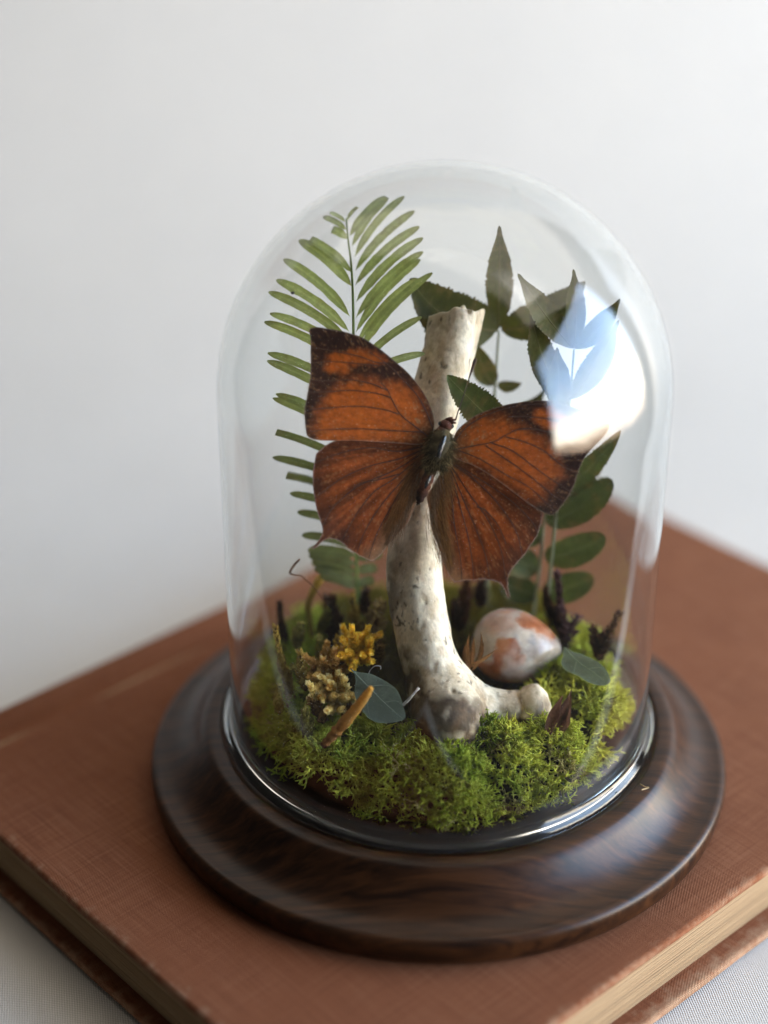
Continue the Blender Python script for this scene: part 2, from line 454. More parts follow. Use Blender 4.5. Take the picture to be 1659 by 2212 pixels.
# text block: signatures of thin leaves, each a little out of line
def mat_pages():
    m = N('page_edges'); c = m.attr().outputs['Color']
    v = m.coord(scale=(1, 1, 40)); nz = m.noise(v, 120, 5, .65); st = m.noise(m.coord(), 35, 4)
    c2 = m.mix(m.ramp(nz, [(.4, 0.0), (.8, .55)]), c, (.36, .22, .11))
    c2 = m.mix(m.ramp(st, [(.5, 0.0), (.8, .5)]), c2, (.40, .26, .14))
    fine = m.n('SeparateXYZ', {0: m.coord()})
    h = m.math('SINE', m.math('MULTIPLY', fine.outputs[2], 2*math.pi/.00016))
    return m.end(m.pbr(c2, .85, m.bump(m.math('ADD', nz, m.math('MULTIPLY', h, .3)), .5, .0003)))
pb = MB(); nsh = 92; z0 = T+.0001; z1 = ZO-T-.0001
for k in range(nsh):
    za = z0+(z1-z0)*k/nsh; zb = za+(z1-z0)/nsh*.97
    t = (k+.5)/nsh-.5
    cave = .0012*(1-4*t*t)            # hollow fore-edge
    jit = random.uniform(-.00018, .00018) + (.00035 if random.random() < .07 else 0)
    x0, x1 = A1+.0040+random.uniform(-.00012, .00012), A2-.0040+random.uniform(-.00012, .00012)
    y0, y1 = B1+.0034+cave+jit, B2-.004+.0055*math.sqrt(max(0, 1-4*t*t))*.8
    c = np.array([.50, .345, .19])*random.uniform(.86, 1.08)
    pb.add([(x0, y0, za), (x1, y0, za), (x1, y1, za), (x0, y1, za), (x0, y0, zb), (x1, y0, zb), (x1, y1, zb), (x0, y1, zb)],
           [(3, 2, 1, 0), (4, 5, 6, 7), (0, 1, 5, 4), (1, 2, 6, 5), (2, 3, 7, 6), (3, 0, 4, 7)], c)
pb.build('page_block', mat_pages(), book, local=True, smooth=False)

# ================================================================== TURNED WOODEN BASE
def mat_wood(name, c1, c2, rough, coat):
    m = N(name); v = m.coord(scale=(3.0, 36, 14)); o = m.coord()
    g = m.noise(v, 11, 7, .62, .6); f = m.noise(m.coord(scale=(9, 300, 60)), 6, 5, .6)
    c = m.mix(m.ramp(g, [(.38, 0.0), (.72, 1.0)]), c1, c2)
    c = m.mix(m.ramp(f, [(.45, 0.0), (.8, .6)]), c, tuple(x*.4 for x in c1))
    sc = m.noise(m.coord(scale=(1, 7, 1), rot=(0, 0, .9)), 420, 4, .7)
    c = m.mix(m.ramp(sc, [(.66, 0.0), (.8, .5)]), c, tuple(x*2.0 for x in c2))
    r = m.math('MULTIPLY_ADD', m.noise(o, 55, 5, .6), .22, rough-.1)
    dent = m.noise(o, 95, 3, .5)
    h = m.math('ADD', m.math('MULTIPLY', f, .35), m.math('MULTIPLY', dent, .5))
    return m.end(m.pbr(c, r, m.bump(h, .16, .0006), **{'Coat Weight': coat, 'Coat Roughness': .22, 'Specular IOR Level': .26}))
MW = mat_wood('stained_wood', (.014, .0052, .0022), (.072, .027, .0090), .36, .06)
base = empty('wooden_base', (0, 0, 0))
tag(base, 'round turned base of dark stained wood under the glass dome', 'base')
ZG = .0188                            # seat of the glass
pr = [(.001, .0003), (.078, .0003), (.0822, .0005), (.0832, .0010), (.0838, .0022), (.0842, .0045), (.0844, .0065), (.0842, .0078), (.0836, .0087), (.0826, .0092)]
for k in range(1, 25):                # cove from the outer lip up to the ring
    t = k/24; r = .0826-(.0826-.0692)*t
    pr.append((r, .0092+.0002*t+.0093*t**2.3))
pr += [(.0688, .0191), (.0683, .0197), (.0676, .0202), (.0666, .0205), (.0645, .0206), (.0636, .0205), (.06335, .0201), (.0632, .0194), (.0632, ZG), (.0600, ZG-.0001)]
V, F = lathe(pr, 200)
make('turned_rim', V, F, MW, base)
pr = [(.0599, ZG-.0003), (.0599, .0192), (.0566, .0194), (.0560, .0196), (.0556, .0198), (.03, .0199), (.0005, .0199)]
V, F = lathe(pr, 120)
make('platform', V, F, mat_wood('platform_wood', (.008, .005, .004), (.018, .010, .007), .75, .0), base)

# ================================================================== GLASS DOME
def mat_glass():
    m = N('clear_glass')
    g = m.n('BsdfGlass', {'Color': (.985, .992, .99), 'Roughness': 0.0, 'IOR': 1.46}).outputs[0]
    # a thin film of dust and wiped smudges
    o = m.coord(); sm = m.noise(m.coord(scale=(1, 1, .35)), 45, 5, .6); dust = m.noise(o, 2600, 2, .5)
    f = m.math('ADD', m.ramp(sm, [(.45, .001), (.75, .008)]), m.ramp(dust, [(.75, 0.0), (.80, .12)]))
    d = m.n('BsdfTranslucent', {'Color': (.8, .8, .78)}).outputs[0]; d2 = m.n('BsdfDiffuse', {'Color': (.8, .8, .78)}).outputs[0]
    dd = m.n('MixShader', {0: .5, 1: d, 2: d2}).outputs[0]
    return m.end(m.n('MixShader', {0: f, 1: g, 2: dd}).outputs[0])
MG = mat_glass()
HT = .1855; R = .0600; TK = .0012
dome = empty('glass_dome', (0, 0, ZG))
tag(dome, 'clear glass dome with rounded top standing over moss, bone and butterfly', 'dome')
out = []; zc = HT-R
zf = ZG+.0003
# outer wall from the foot up, over the top
out += [(.0590, zf), (.0606, zf), (.0617, zf+.0004), (.06235, zf+.0013), (.0624, zf+.0022), (.0619, zf+.0031), (.0610, zf+.0038), (.0603, zf+.0050), (.0600, zf+.0068)]
out += [(R, z) for z in np.linspace(zf+.009, zc-.002, 26)]
out += [(R*math.cos(t), zc+R*math.sin(t)) for t in np.linspace(0, math.pi/2, 56)[:-1]]+[(.00002, HT)]
ri = R-TK
inn = [(.00002, HT-TK)]+[(ri*math.cos(t), zc+ri*math.sin(t)) for t in np.linspace(math.pi/2, 0, 56)[1:]]
inn += [(ri, z) for z in np.linspace(zc-.002, zf+.006, 26)]+[(ri-.0001, zf+.003), (ri+.00005, zf+.001), (.0588, zf+.0002), (.0590, zf)]
V, F = lathe(out+inn, 220)
# hand-blown unevenness of the wall
th_ = np.arctan2(V[:, 1], V[:, 0]); rr = np.hypot(V[:, 0], V[:, 1])
wv = 1+.0022*(fbm(np.stack([np.cos(th_)*1.3, np.sin(th_)*1.3, V[:, 2]*9], 1), 1.2, 2, 3)-.5)*sstep(.02, .06, rr)
V[:, 0] *= wv; V[:, 1] *= wv
bell = make('bell', V, F, MG, dome)
bm = bmesh.new(); bm.from_mesh(bell.data); bmesh.ops.remove_doubles(bm, verts=bm.verts, dist=4e-5); bm.to_mesh(bell.data); bm.free()
# ================================================================== SOIL AND MOSS
Z0 = .0199
CUSH = [(-.0405, -.0190, .0120, 0.0176), (-.0290, -.0320, .0145, 0.0182), (-.0140, -.0385, .0115, 0.0165), (.0020, -.0390, .0145, 0.0204), (.0175, -.0350, .0120, 0.0198),
        (.0300, -.0275, .0135, 0.0187), (.0400, -.0140, .0130, 0.0215), (.0430, .0020, .0115, 0.0209), (.0290, -.0150, .0100, .0200), (-.0470, -.0030, .0090, 0.0176), (-.0440, .0120, .0100, 0.0193), (.0430, .0165, .0105, 0.0193),
        (-.0380, .0245, .0095, 0.0198), (.0215, -.0235, .0085, .0150), (.0115, -.0315, .0090, 0.0215), (-.0070, -.0315, .0090, 0.0182), (-.0205, -.0280, .0085, 0.0182), (.0350, -.0030, .0095, .0225), (.0345, .0120, .0095, 0.0226), (-.0400, .0030, .0090, 0.0198), (-.0340, -.0225, .0085, 0.0193),
        (.0010, .0410, .0115, .0190), (.0185, .0400, .0110, .0200), (-.0170, .0370, .0110, .0180), (.0300, .0300, .0100, .0200), (.0150, .0260, .0090, .0190), (-.0290, .0330, .0095, .0180)]
NBACK = 6                              # the last ones stand at the back: older, olive yellow
def mound(x, y):
    """height of the planted bed: a low heap of soil with rounded moss cushions set on it"""
    x = np.asarray(x, float); y = np.asarray(y, float); r = np.hypot(x, y)
    h = .0120*np.sqrt(np.clip(1-(r/.0500)**4, 0, 1))
    P = np.stack([x, y, 0*x], -1).reshape(-1, 3)
    h = h+(fbm(P, 70, 3, 21)-.5).reshape(np.shape(x))*.006*np.clip(1-(r/.05)**6, 0, 1)
    h = h+.005*np.exp(-((x+.026)**2+(y-.010)**2)/.020**2)+.006*np.exp(-((x-.01)**2+(y-.03)**2)/.02**2)
    h = h-.004*np.exp(-((x-.0)**2+(y+.022)**2)/.012**2)
    for cx, cyy, cr, ch in CUSH:
        h = np.maximum(h, ch*np.sqrt(np.clip(1-((x-cx)**2+(y-cyy)**2)/cr**2, 0, 1)))
    return Z0+np.maximum(h, 0)
# soil
rs = np.linspace(0, .0500, 40); ts = np.linspace(0, 2*math.pi, 90, endpoint=False)
Rr, Tt = np.meshgrid(rs, ts); xx = Rr*np.cos(Tt); yy = Rr*np.sin(Tt)
zz = mound(xx*1.06, yy*1.06)-.0050; zz = np.maximum(zz, Z0+.0003)
V = np.stack([xx, yy, zz], -1).reshape(-1, 3); m_ = 40
F = np.array([(i*m_+j, i*m_+j+1, ((i+1) % 90)*m_+j+1, ((i+1) % 90)*m_+j) for i in range(90) for j in range(m_-1)])
cs = lerp((.012, .009, .005), (.035, .026, .010), fbm(V, 300, 4, 2))
soil = make('soil_mound', V, F, mat_attr('soil', .95, sc=900, amt=.5, bump=.6), col=cs, loc=(0, 0, Z0))
tag(soil, 'dark crumbly soil mound hidden beneath the moss inside the dome', 'soil', kind='stuff')

def tuft_proto(rng, nst=4, depth=3, l0=.0021, spread=.80, r0=.00036):
    """one head of reindeer moss: stems that fork again and again into an open net"""
    mb = MB()
    def grow(p, d, l, r, k):
        n = 4
        pts = [p]
        for s in range(n-1):
            d = d+rng.normal(0, .20, 3); d /= np.linalg.norm(d)
            pts.append(pts[-1]+d*l/(n-1))
        r1 = r*.84 if k < depth else r*.30
        V, F = tube(pts, np.linspace(r, r1, n), 3, cap=False)
        mb.add(V, F, np.full(3, k/depth))
        if k < depth:
            nb = 2 if rng.random() < .6 else 3
            a = rng.uniform(0, 6.28)
            u = np.cross(d, [.3, .5, .8]); u /= np.linalg.norm(u); w = np.cross(d, u)
            for q in range(nb):
                t = a+q*6.283/nb
                dd = d+spread*rng.uniform(.8, 1.35)*(math.cos(t)*u+math.sin(t)*w)+np.array([0, 0, .18])
                grow(pts[-1], dd/np.linalg.norm(dd), l*rng.uniform(.62, .95), r1, k+1)
    for s in range(nst):
        t = rng.uniform(0, 6.28); a = rng.uniform(.1, .9)
        d = np.array([math.sin(a)*math.cos(t), math.sin(a)*math.sin(t), math.cos(a)])
        grow(np.array([rng.normal(0, .0008), rng.normal(0, .0008), -.001]), d, l0, r0, 0)
    return mb.get()
rng = np.random.default_rng(11)
protos = [tuft_proto(rng) for _ in range(8)]
def rot_to(nrm, ang):
    z = nrm/np.linalg.norm(nrm); a = np.array([1.0, 0, 0]) if abs(z[0]) < .9 else np.array([0, 1.0, 0])
    x = np.cross(a, z); x /= np.linalg.norm(x); y = np.cross(z, x)
    c, s = math.cos(ang), math.sin(ang)
    return np.stack([c*x+s*y, -s*x+c*y, z], 1)
def mound_normals(x, y):
    e = .0012
    n = np.stack([-(mound(x+e, y)-mound(x-e, y))/(2*e), -(mound(x, y+e)-mound(x, y-e))/(2*e), np.ones(len(x))], 1)
    return n/np.linalg.norm(n, axis=1)[:, None]
def bright_zone(x, y):
    """inside one of the reindeer moss cushions"""
    return any((x-cx)**2+(y-cyy)**2 < cr*cr for cx, cyy, cr, ch in CUSH)
mb = MB()
taken = np.zeros((0, 3))
for ci, (cx, cyy, cr, ch) in enumerate(CUSH):
    hue = rng.uniform(.15, .75)+(.25 if cx > .015 else 0)-(.15 if cx < -.036 else 0)
    cand = rng.normal(0, 1, (900, 3)); cand[:, 2] = np.abs(cand[:, 2])-.12; cand /= np.linalg.norm(cand, axis=1)[:, None]
    for n_ in cand:
        p = np.array([cx, cyy, Z0])+n_*np.array([cr, cr, ch])*(.80+.42*fbm(n_[None]*1.4+ci*7.3, 1.0, 2, 19)[0])
        if p[2] < Z0+.0006 or math.hypot(p[0], p[1]) > .0535: continue
        inside = False
        for cj, (ax_, ay_, ar, ah) in enumerate(CUSH):
            if cj != ci and ((p[0]-ax_)/ar)**2+((p[1]-ay_)/ar)**2+((p[2]-Z0)/ah)**2 < .80: inside = True; break
        if inside: continue
        if len(taken) and np.min(((taken-p)**2).sum(1)) < .0029**2: continue
        taken = np.vstack([taken, p])
        nrm = n_/np.array([cr, cr, ch]); nrm /= np.linalg.norm(nrm)
        V, F, c = protos[rng.integers(8)]
        s = rng.uniform(.75, 1.45); M = rot_to(nrm+np.array([0, 0, .25])+rng.normal(0, .16, 3), rng.uniform(0, 6.28))
        W = (V*s) @ M.T+p-nrm*.0042
        rr_ = np.hypot(W[:, 0], W[:, 1]); f = np.where(rr_ > .0568, .0568/np.maximum(rr_, 1e-6), 1); W[:, 0] *= f; W[:, 1] *= f
        W[:, 2] = np.maximum(W[:, 2], Z0+.0004)
        q_ = hue+rng.normal(0, .16)
        cc = np.array([.25, .335, .030])+(np.array([.68, .68, .12])-np.array([.25, .335, .030]))*np.clip(q_, 0, 1.1)
        if ci >= len(CUSH)-NBACK: cc = np.array([.24, .20, .030])*(1-q_)+np.array([.46, .38, .06])*q_
        if rng.random() < .05: cc = np.array([.45, .40, .15])*rng.uniform(.7, 1.1)
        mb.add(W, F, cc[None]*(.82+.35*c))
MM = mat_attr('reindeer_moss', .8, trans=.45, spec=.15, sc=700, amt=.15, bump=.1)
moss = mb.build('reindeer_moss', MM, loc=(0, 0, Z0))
tag(moss, 'yellow green reindeer moss covering the bed along the glass', 'moss', kind='stuff')

# curly dry sheet moss round the stone and behind the bone
mb = MB()
SR = .050*np.sqrt(rng.random(2600)); ST = rng.uniform(0, 6.2832, 2600); SX = SR*np.cos(ST); SY = SR*np.sin(ST); SZ = mound(SX, SY)-.004; SU = fbm(np.stack([SX, SY, 0*SX], 1), 45, 2, 31)*1.3-.1
for x, y, z, u in zip(SX, SY, SZ, SU):
    if bright_zone(x, y) and rng.random() < .93: continue
    p = np.array([x, y, z]); d = np.array([rng.normal(0, .6), rng.normal(0, .6), 1.0]); d /= np.linalg.norm(d)
    q = [p]; ax = rng.normal(0, 1, 3); ax /= np.linalg.norm(ax); w = rng.uniform(.1, .5)
    for s in range(7):
        d = d+w*np.cross(ax, d)+rng.normal(0, .12, 3); d /= np.linalg.norm(d); q.append(q[-1]+d*rng.uniform(.0009, .0016))
    V, F = tube(q, np.linspace(rng.uniform(.00014, .00030), .00007, 8), 3, cap=False)
    back = sstep(.005, .035, np.array([y]))[0]*sstep(-.015, .012, np.array([x]))[0]
    c = np.array([.075, .050, .014])*(1-u)+np.array([.13, .115, .022])*u
    c = c*(1-back*.6)+np.array([.27, .215, .035])*back*.6
    mb.add(V, F, c*rng.uniform(.55, 1.25))
sm = mb.build('sheet_moss', mat_attr('dry_moss', .85, trans=.25, spec=.15, amt=.2), loc=(0, 0, Z0))
tag(sm, 'tangled dry olive brown moss around the stone and flowers', 'moss', kind='stuff')

# ================================================================== BONE
def bp(px, py, y): return at(px, py, y)
CL = [  # picture place, depth plane, radius in mm
    (1000, 632, .0395, 7.4), (986, 700, .0350, 7.5), (968, 780, .0290, 7.4), (948, 860, .0230, 7.3), (926, 960, .0160, 7.0), (908, 1060, .0090, 7.0),
    (899, 1160, .0020, 7.3), (900, 1260, -.0050, 7.9), (914, 1350, -.0110, 7.8), (932, 1430, -.0170, 8.0), (955, 1495, -.0215, 8.7), (972, 1545, -.0250, 8.5)]
BC = np.array([bp(a, b, c) for a, b, c, _ in CL]); BR = np.array([d*.001 for *_, d in CL])
k_ = spline(np.c_[BC, BR], 26); BC, BR = k_[:, :3], k_[:, 3]
ARM = [(968, 1500, -.0210, 7.6), (1010, 1508, -.0200, 5.8), (1060, 1522, -.0205, 4.9), (1105, 1528, -.0205, 5.2), (1140, 1530, -.0200, 5.9)]
AC = np.array([bp(a, b, c) for a, b, c, _ in ARM]); AR = np.array([d*.001 for *_, d in ARM])
k_ = spline(np.c_[AC, AR], 12); AC, AR = k_[:, :3], k_[:, 3]
def seg_chain(P, C, Rr, ridge=0.0):
    best = np.full(len(P), 9.0)
    for a, b, ra, rb in zip(C[:-1], C[1:], Rr[:-1], Rr[1:]):
        ab = b-a; t = np.clip((P-a) @ ab/(ab @ ab), 0, 1)
        off = P-a-t[:, None]*ab
        d = np.linalg.norm(off, axis=1)-(ra+(rb-ra)*t)
        if ridge: d = d-ridge*np.cos(3*(np.arctan2(off @ RT, -(off @ FW))-.30))
        best = np.minimum(best, d)
    return best
def smin(a, b, k):
    h = np.clip(.5+.5*(b-a)/k, 0, 1); return b*(1-h)+a*h-k*h*(1-h)
def ell(P, c, r, ax=None):
    q = P-c
    if ax is not None: q = q @ np.stack(ax, 1)
    q = q/r; l = np.linalg.norm(q, axis=1); return (l-1)*np.min(r)
lump = bp(970, 1546, -.0300); knob = bp(1152, 1532, -.0205)
topc = BC[0]; axd = (BC[2]-BC[0]); axd /= np.linalg.norm(axd)
notch = at(952, 668, .030); hole = at(1012, 660, .030)
def bone_sdf(P):
    d = seg_chain(P, BC, BR*.985, .00065)
    # flattened faces give the shaft its ridge
    d = smin(d, seg_chain(P, AC, AR), .006)
    d = smin(d, ell(P, lump, np.array([.0080, .0072, .0076])), .009)
    d = smin(d, ell(P, knob, np.array([.0046, .0062, .0078])), .0022)
    d = smin(d, ell(P, knob+np.array([.0012, -.001, -.004]), np.array([.0040, .0050, .0050])), .002)
    # crack round the knob
    g = np.abs((P-knob) @ np.array([.97, -.05, .22])+.0030+.0008*np.sin(P[:, 2]*900))
    d = d+.0012*np.exp(-(g/.0006)**2)*(np.linalg.norm(P-knob, axis=1) < .011)
    # broken top: cut plane, notch and marrow hollow
    cut = -((P-(topc+axd*.0052)) @ axd)+.0005*np.sin(P[:, 0]*700+1.0)+.0048*(fbm(P, 330, 3, 15)-.5)-.0024*((P-topc)[:, 0]/.007)
    d = np.maximum(d, cut)
    d = np.maximum(d, -(np.linalg.norm((P-hole)*np.array([1.4, 1, .7]), axis=1)-.0019))
    m = np.abs(d) < .0028; Q = P[m]
    d[m] += .0006*(fbm(Q, 260, 3, 5)-.5)+.0004*sstep(.62, .8, fbm(Q, 900, 2, 6))+.0006*sstep(.80, .95, vnoise(Q*420, 91))
    return d
lo = np.minimum(np.minimum(BC.min(0), lump), np.minimum(AC.min(0), knob-.004))-.013; hi = np.maximum(np.maximum(BC.max(0), lump), np.maximum(AC.max(0), knob+.004))+.012
V, F = surface_nets(bone_sdf, lo, hi, .00062)
# two slightly flattened faces meeting in a ridge towards the viewer
pxs = 829.5+FPX*((V-CAM) @ RT)/((V-CAM) @ FW); pys = 1106-FPX*((V-CAM) @ UP)/((V-CAM) @ FW)
f1 = fbm(V, 90, 4, 41); f2 = fbm(V, 380, 4, 42); f3 = fbm(V*np.array([1, 1, .35]), 1500, 3, 43)
col = lerp((.70, .57, .40), (.85, .755, .585), sstep(.3, .7, f1))
col = lerp(col, np.array([.50, .36, .21]), .50*sstep(.50, .72, f2))
col = lerp(col, np.array([.46, .34, .21]), .38*sstep(.52, .72, fbm(V*np.array([1, 1, .4]), 260, 4, 142)))
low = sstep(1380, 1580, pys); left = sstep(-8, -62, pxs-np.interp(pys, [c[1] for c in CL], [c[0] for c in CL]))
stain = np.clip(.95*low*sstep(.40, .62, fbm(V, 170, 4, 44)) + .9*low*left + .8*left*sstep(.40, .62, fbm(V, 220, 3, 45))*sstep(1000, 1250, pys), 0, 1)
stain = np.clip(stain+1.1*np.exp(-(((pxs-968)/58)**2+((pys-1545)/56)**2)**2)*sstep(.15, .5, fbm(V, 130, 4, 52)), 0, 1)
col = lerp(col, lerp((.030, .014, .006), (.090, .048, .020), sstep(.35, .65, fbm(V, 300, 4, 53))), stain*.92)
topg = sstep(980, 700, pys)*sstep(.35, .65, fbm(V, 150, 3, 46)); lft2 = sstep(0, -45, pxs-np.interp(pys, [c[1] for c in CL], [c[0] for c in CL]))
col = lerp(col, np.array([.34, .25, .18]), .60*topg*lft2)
col = lerp(col, np.array([.60, .44, .26]), .45*topg*(1-lft2)*sstep(.5, .7, fbm(V, 330, 3, 47)))
# short dark bug tracks and specks
spk = vnoise(V*np.array([900, 900, 500]), 48); trk = np.abs(fbm(V, 420, 2, 49)-.5)
band = np.exp(-((pys-1325)/75)**2)*sstep(8, -40, pxs-np.interp(pys, [c[1] for c in CL], [c[0] for c in CL]))
tr = sstep(.030, .012, trk)*band*sstep(.42, .55, vnoise(V*300, 50))
sp = sstep(.74, .86, spk)*sstep(.34, .52, fbm(V, 110, 2, 51))
col = lerp(col, np.array([.055, .038, .028]), np.clip(.85*tr+.75*sp, 0, 1))
col = lerp(col, np.array([.07, .05, .04]), .8*np.exp(-(np.linalg.norm(V-hole, axis=1)/.0023)**4))
def mat_bone():
    m = N('old_bone'); c = m.attr().outputs['Color']; v = m.coord(scale=(1, 1, .3)); nz = m.noise(v, 1500, 5, .65)
    c2 = m.mix(1.0, c, m.ramp(nz, [(.3, .8), (.7, 1.12)]), 'MULTIPLY')
    return m.end(m.pbr(c2, .62, m.bump(m.math('ADD', nz, m.noise(m.coord(), 500, 4)), .30, .00035), **{'Specular IOR Level': .2, 'Subsurface Weight': .10, 'Subsurface Radius': (.002, .0012, .0008), 'Subsurface Scale': .5}))
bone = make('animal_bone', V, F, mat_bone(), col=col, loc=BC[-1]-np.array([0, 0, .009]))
tag(bone, 'weathered curved white bone standing on its knobbed end behind the butterfly', 'bone')

# ================================================================== STONE
sc_ = at(1117, 1397, .0015)
u = np.linspace(0, math.pi, 110); w = np.linspace(0, 2*math.pi, 160, endpoint=False)
U, W_ = np.meshgrid(u, w, indexing='ij')
S = np.stack([np.cos(U), np.sin(U)*np.cos(W_), np.sin(U)*np.sin(W_)], -1).reshape(-1, 3)     # long axis = first
S = np.sign(S)*np.abs(S)**.93
S[:, 1:] *= (1-.17*S[:, :1]-.06*S[:, :1]**2)
ax1 = RT*.93+np.array([0, -.25, -.14]); ax1 /= np.linalg.norm(ax1)
ax2 = np.cross(np.array([0, 0, 1.0]), ax1); ax2 /= np.linalg.norm(ax2); ax3 = np.cross(ax1, ax2)
L = S*np.array([.0131, .0105, .0102])
# one flatter polished face at the lower right
fn = np.array([.50, -.62, -.28]); fn /= np.linalg.norm(fn)
Wd = L[:, :1]*ax1+L[:, 1:2]*ax2+L[:, 2:]*ax3
dd = Wd @ fn-.0088; Wd = Wd-np.where(dd > 0, dd*.75, 0)[:, None]*fn
V = sc_+Wd+(.00035*(fbm(Wd, 150, 3, 60)-.5))[:, None]*(Wd/np.linalg.norm(Wd, axis=1)[:, None])
F = np.array([(i*160+j, i*160+(j+1) % 160, (i+1)*160+(j+1) % 160, (i+1)*160+j) for i in range(109) for j in range(160)])
px_ = 829.5+FPX*((V-CAM) @ RT)/((V-CAM) @ FW); py_ = 1106-FPX*((V-CAM) @ UP)/((V-CAM) @ FW)
wob = 60*(fbm(V, 220, 4, 61)-.5); wob2 = 60*(fbm(V, 220, 4, 62)-.5)
q1 = fbm(V, 150, 4, 63)
col = lerp((.36, .29, .235), (.56, .47, .385), sstep(.3, .65, q1))
col = lerp(col, np.array([.33, .33, .33]), .6*sstep(.60, .75, fbm(V, 420, 4, 64)))
def blob(cx, cyy, rx, ry, k=.14):
    d = np.hypot((px_+wob-cx)/(rx*1.25), (py_+wob2-cyy)/(ry*1.25)); return sstep(1+k, 1-k, d)
orange = np.clip(blob(1180, 1335, 46, 30)+blob(1090, 1420, 26, 34)+blob(1080, 1470, 70, 34)+.55*blob(1075, 1345, 34, 18, .6)+.5*blob(1180, 1375, 12, 14, .6)+sstep(.60, .70, fbm(V, 110, 3, 66))*.6*sstep(0, 4, (V-sc_)[:, 1]*1000), 0, 1)
col = lerp(col, lerp((.34, .105, .040), (.45, .19, .09), sstep(.35, .7, fbm(V, 330, 3, 67))), orange)
white = .75*blob(1120, 1440, 26, 30, .6); col = lerp(col, np.array([.78, .74, .69]), white*.7)
def mat_stone():
    m = N('tumbled_stone'); c = m.attr().outputs['Color']; o = m.coord()
    vn = m.noise(o, 480, 6, .7); fl = m.noise(o, 1300, 4, .7)
    c2 = m.mix(1.0, c, m.ramp(vn, [(.3, .72), (.7, 1.18)]), 'MULTIPLY')
    c2 = m.mix(m.ramp(fl, [(.66, 0.0), (.78, .6)]), c2, (.10, .07, .06))
    return m.end(m.pbr(c2, .24, m.bump(m.noise(o, 250, 5), .08, .0005), **{'Coat Weight': .3, 'Coat Roughness': .12, 'Subsurface Weight': .2, 'Subsurface Radius': (.004, .002, .001), 'Subsurface Scale': .6}))
stone = make('tumbled_stone', V, F, mat_stone(), col=col)
tag(stone, 'polished egg-shaped stone, mottled white and rust orange, nestled in moss', 'stone')
# ================================================================== BUTTERFLY
def c3(pts): return np.array([(620.9+x*.2552, 677.4+y*.2552) for x, y in pts])
def c4(pts): return np.array([(875+x*.2722, 818.5+y*.2722) for x, y in pts])
LF = c3([(1225, 1030), (1243, 940), (1235, 860), (1210, 780), (1160, 680), (1090, 580), (1010, 490), (930, 420), (860, 360), (790, 305), (720, 255), (640, 205), (560, 175), (470, 150), (400, 135), (330, 125), (270, 115), (220, 116), (190, 126), (180, 150),
         (190, 190), (195, 260), (193, 330), (195, 400), (193, 480), (190, 550), (178, 620), (168, 680), (152, 760), (142, 830), (145, 900), (150, 960), (158, 1010), (168, 1038), (190, 1055), (230, 1068), (300, 1076), (400, 1077), (520, 1076), (650, 1080), (800, 1090), (950, 1100), (1100, 1110), (1215, 1090)])
LH = c3([(1230, 1090), (1100, 1060), (1000, 1040), (800, 1035), (600, 1040), (460, 1058), (390, 1080), (330, 1110), (280, 1150), (240, 1190), (228, 1250), (215, 1320), (212, 1400), (218, 1480), (230, 1560), (245, 1640), (262, 1700), (280, 1750), (295, 1800), (298, 1845), (280, 1890), (255, 1925), (225, 1960), (212, 1975), (220, 1985), (245, 1975), (275, 1945), (300, 1920), (330, 1905), (370, 1898), (410, 1905), (450, 1925), (490, 1955), (520, 1985), (560, 2010), (600, 2035), (650, 2060), (700, 2085), (730, 2083), (790, 2035), (850, 1960), (900, 1890), (960, 1830), (1020, 1760), (1060, 1680), (1085, 1610), (1120, 1520), (1170, 1400), (1215, 1250)])
RF = np.vstack([c4([(372, 520), (385, 470), (400, 430), (430, 390), (480, 345), (540, 300), (600, 270), (680, 240), (760, 215), (850, 195), (950, 180), (1030, 172), (1080, 170)]),
     np.array([(1200, 868), (1240, 880), (1280, 896), (1305, 907), (1318, 917), (1314, 930), (1303, 945), (1288.7, 960), (1274, 976), (1261.5, 992.7), (1254, 1009), (1248, 1025), (1239.7, 1050), (1229, 1069), (1215, 1088), (1201.6, 1105), (1193.5, 1110), (1180, 1108), (1170, 1103), (1136, 1082.5), (1106, 1061), (1065, 1031), (1027, 1008), (997, 996), (976, 985)])])
RH = c4([(345, 600), (450, 600), (600, 680), (750, 780), (900, 890), (1000, 970), (1085, 1040), (1082, 1110), (1070, 1170), (1045, 1240), (1005, 1300), (960, 1370), (900, 1440), (850, 1500), (825, 1550), (815, 1590), (818, 1650), (828, 1700), (827, 1730), (812, 1728), (798, 1690), (780, 1650), (760, 1620), (720, 1600), (670, 1588), (600, 1585), (530, 1592), (480, 1590), (430, 1600), (400, 1603), (372, 1585), (345, 1540), (320, 1480), (300, 1420), (275, 1350), (245, 1280), (220, 1210), (205, 1140), (200, 1070), (183, 1000), (172, 930), (215, 860), (260, 780), (305, 690)])
BODY0 = at(945, 985, .0010); DB = depth_of(BODY0)
axp = np.array([945., 985.]); axu = np.array([.256, -.967]); axn = np.array([.967, .256])
def wing_depth(uv, extra):
    """wings rise a little towards the viewer away from the body and ripple along the veins"""
    q = uv-axp; s = np.abs(q @ axn); v = q @ axu
    P = np.c_[uv*.012, 0*s]
    return DB-.0006-(s/7900)*.14+.0012*(fbm(P, 1.0, 3, 71)-.5)*sstep(20, 120, s)+.0022*sstep(180, 340, s)+extra-.0000015*np.maximum(-v-150, 0)*s*.03
def pip(poly, p):
    x, y = p[:, 0], p[:, 1]; r = np.zeros(len(p), bool); n = len(poly)
    for i in range(n):
        a, b = poly[i], poly[(i+1) % n]
        c = (a[1] > y) != (b[1] > y)
        r ^= c & (x < (b[0]-a[0])*(y-a[1])/(b[1]-a[1]+1e-12)+a[0])
    return r
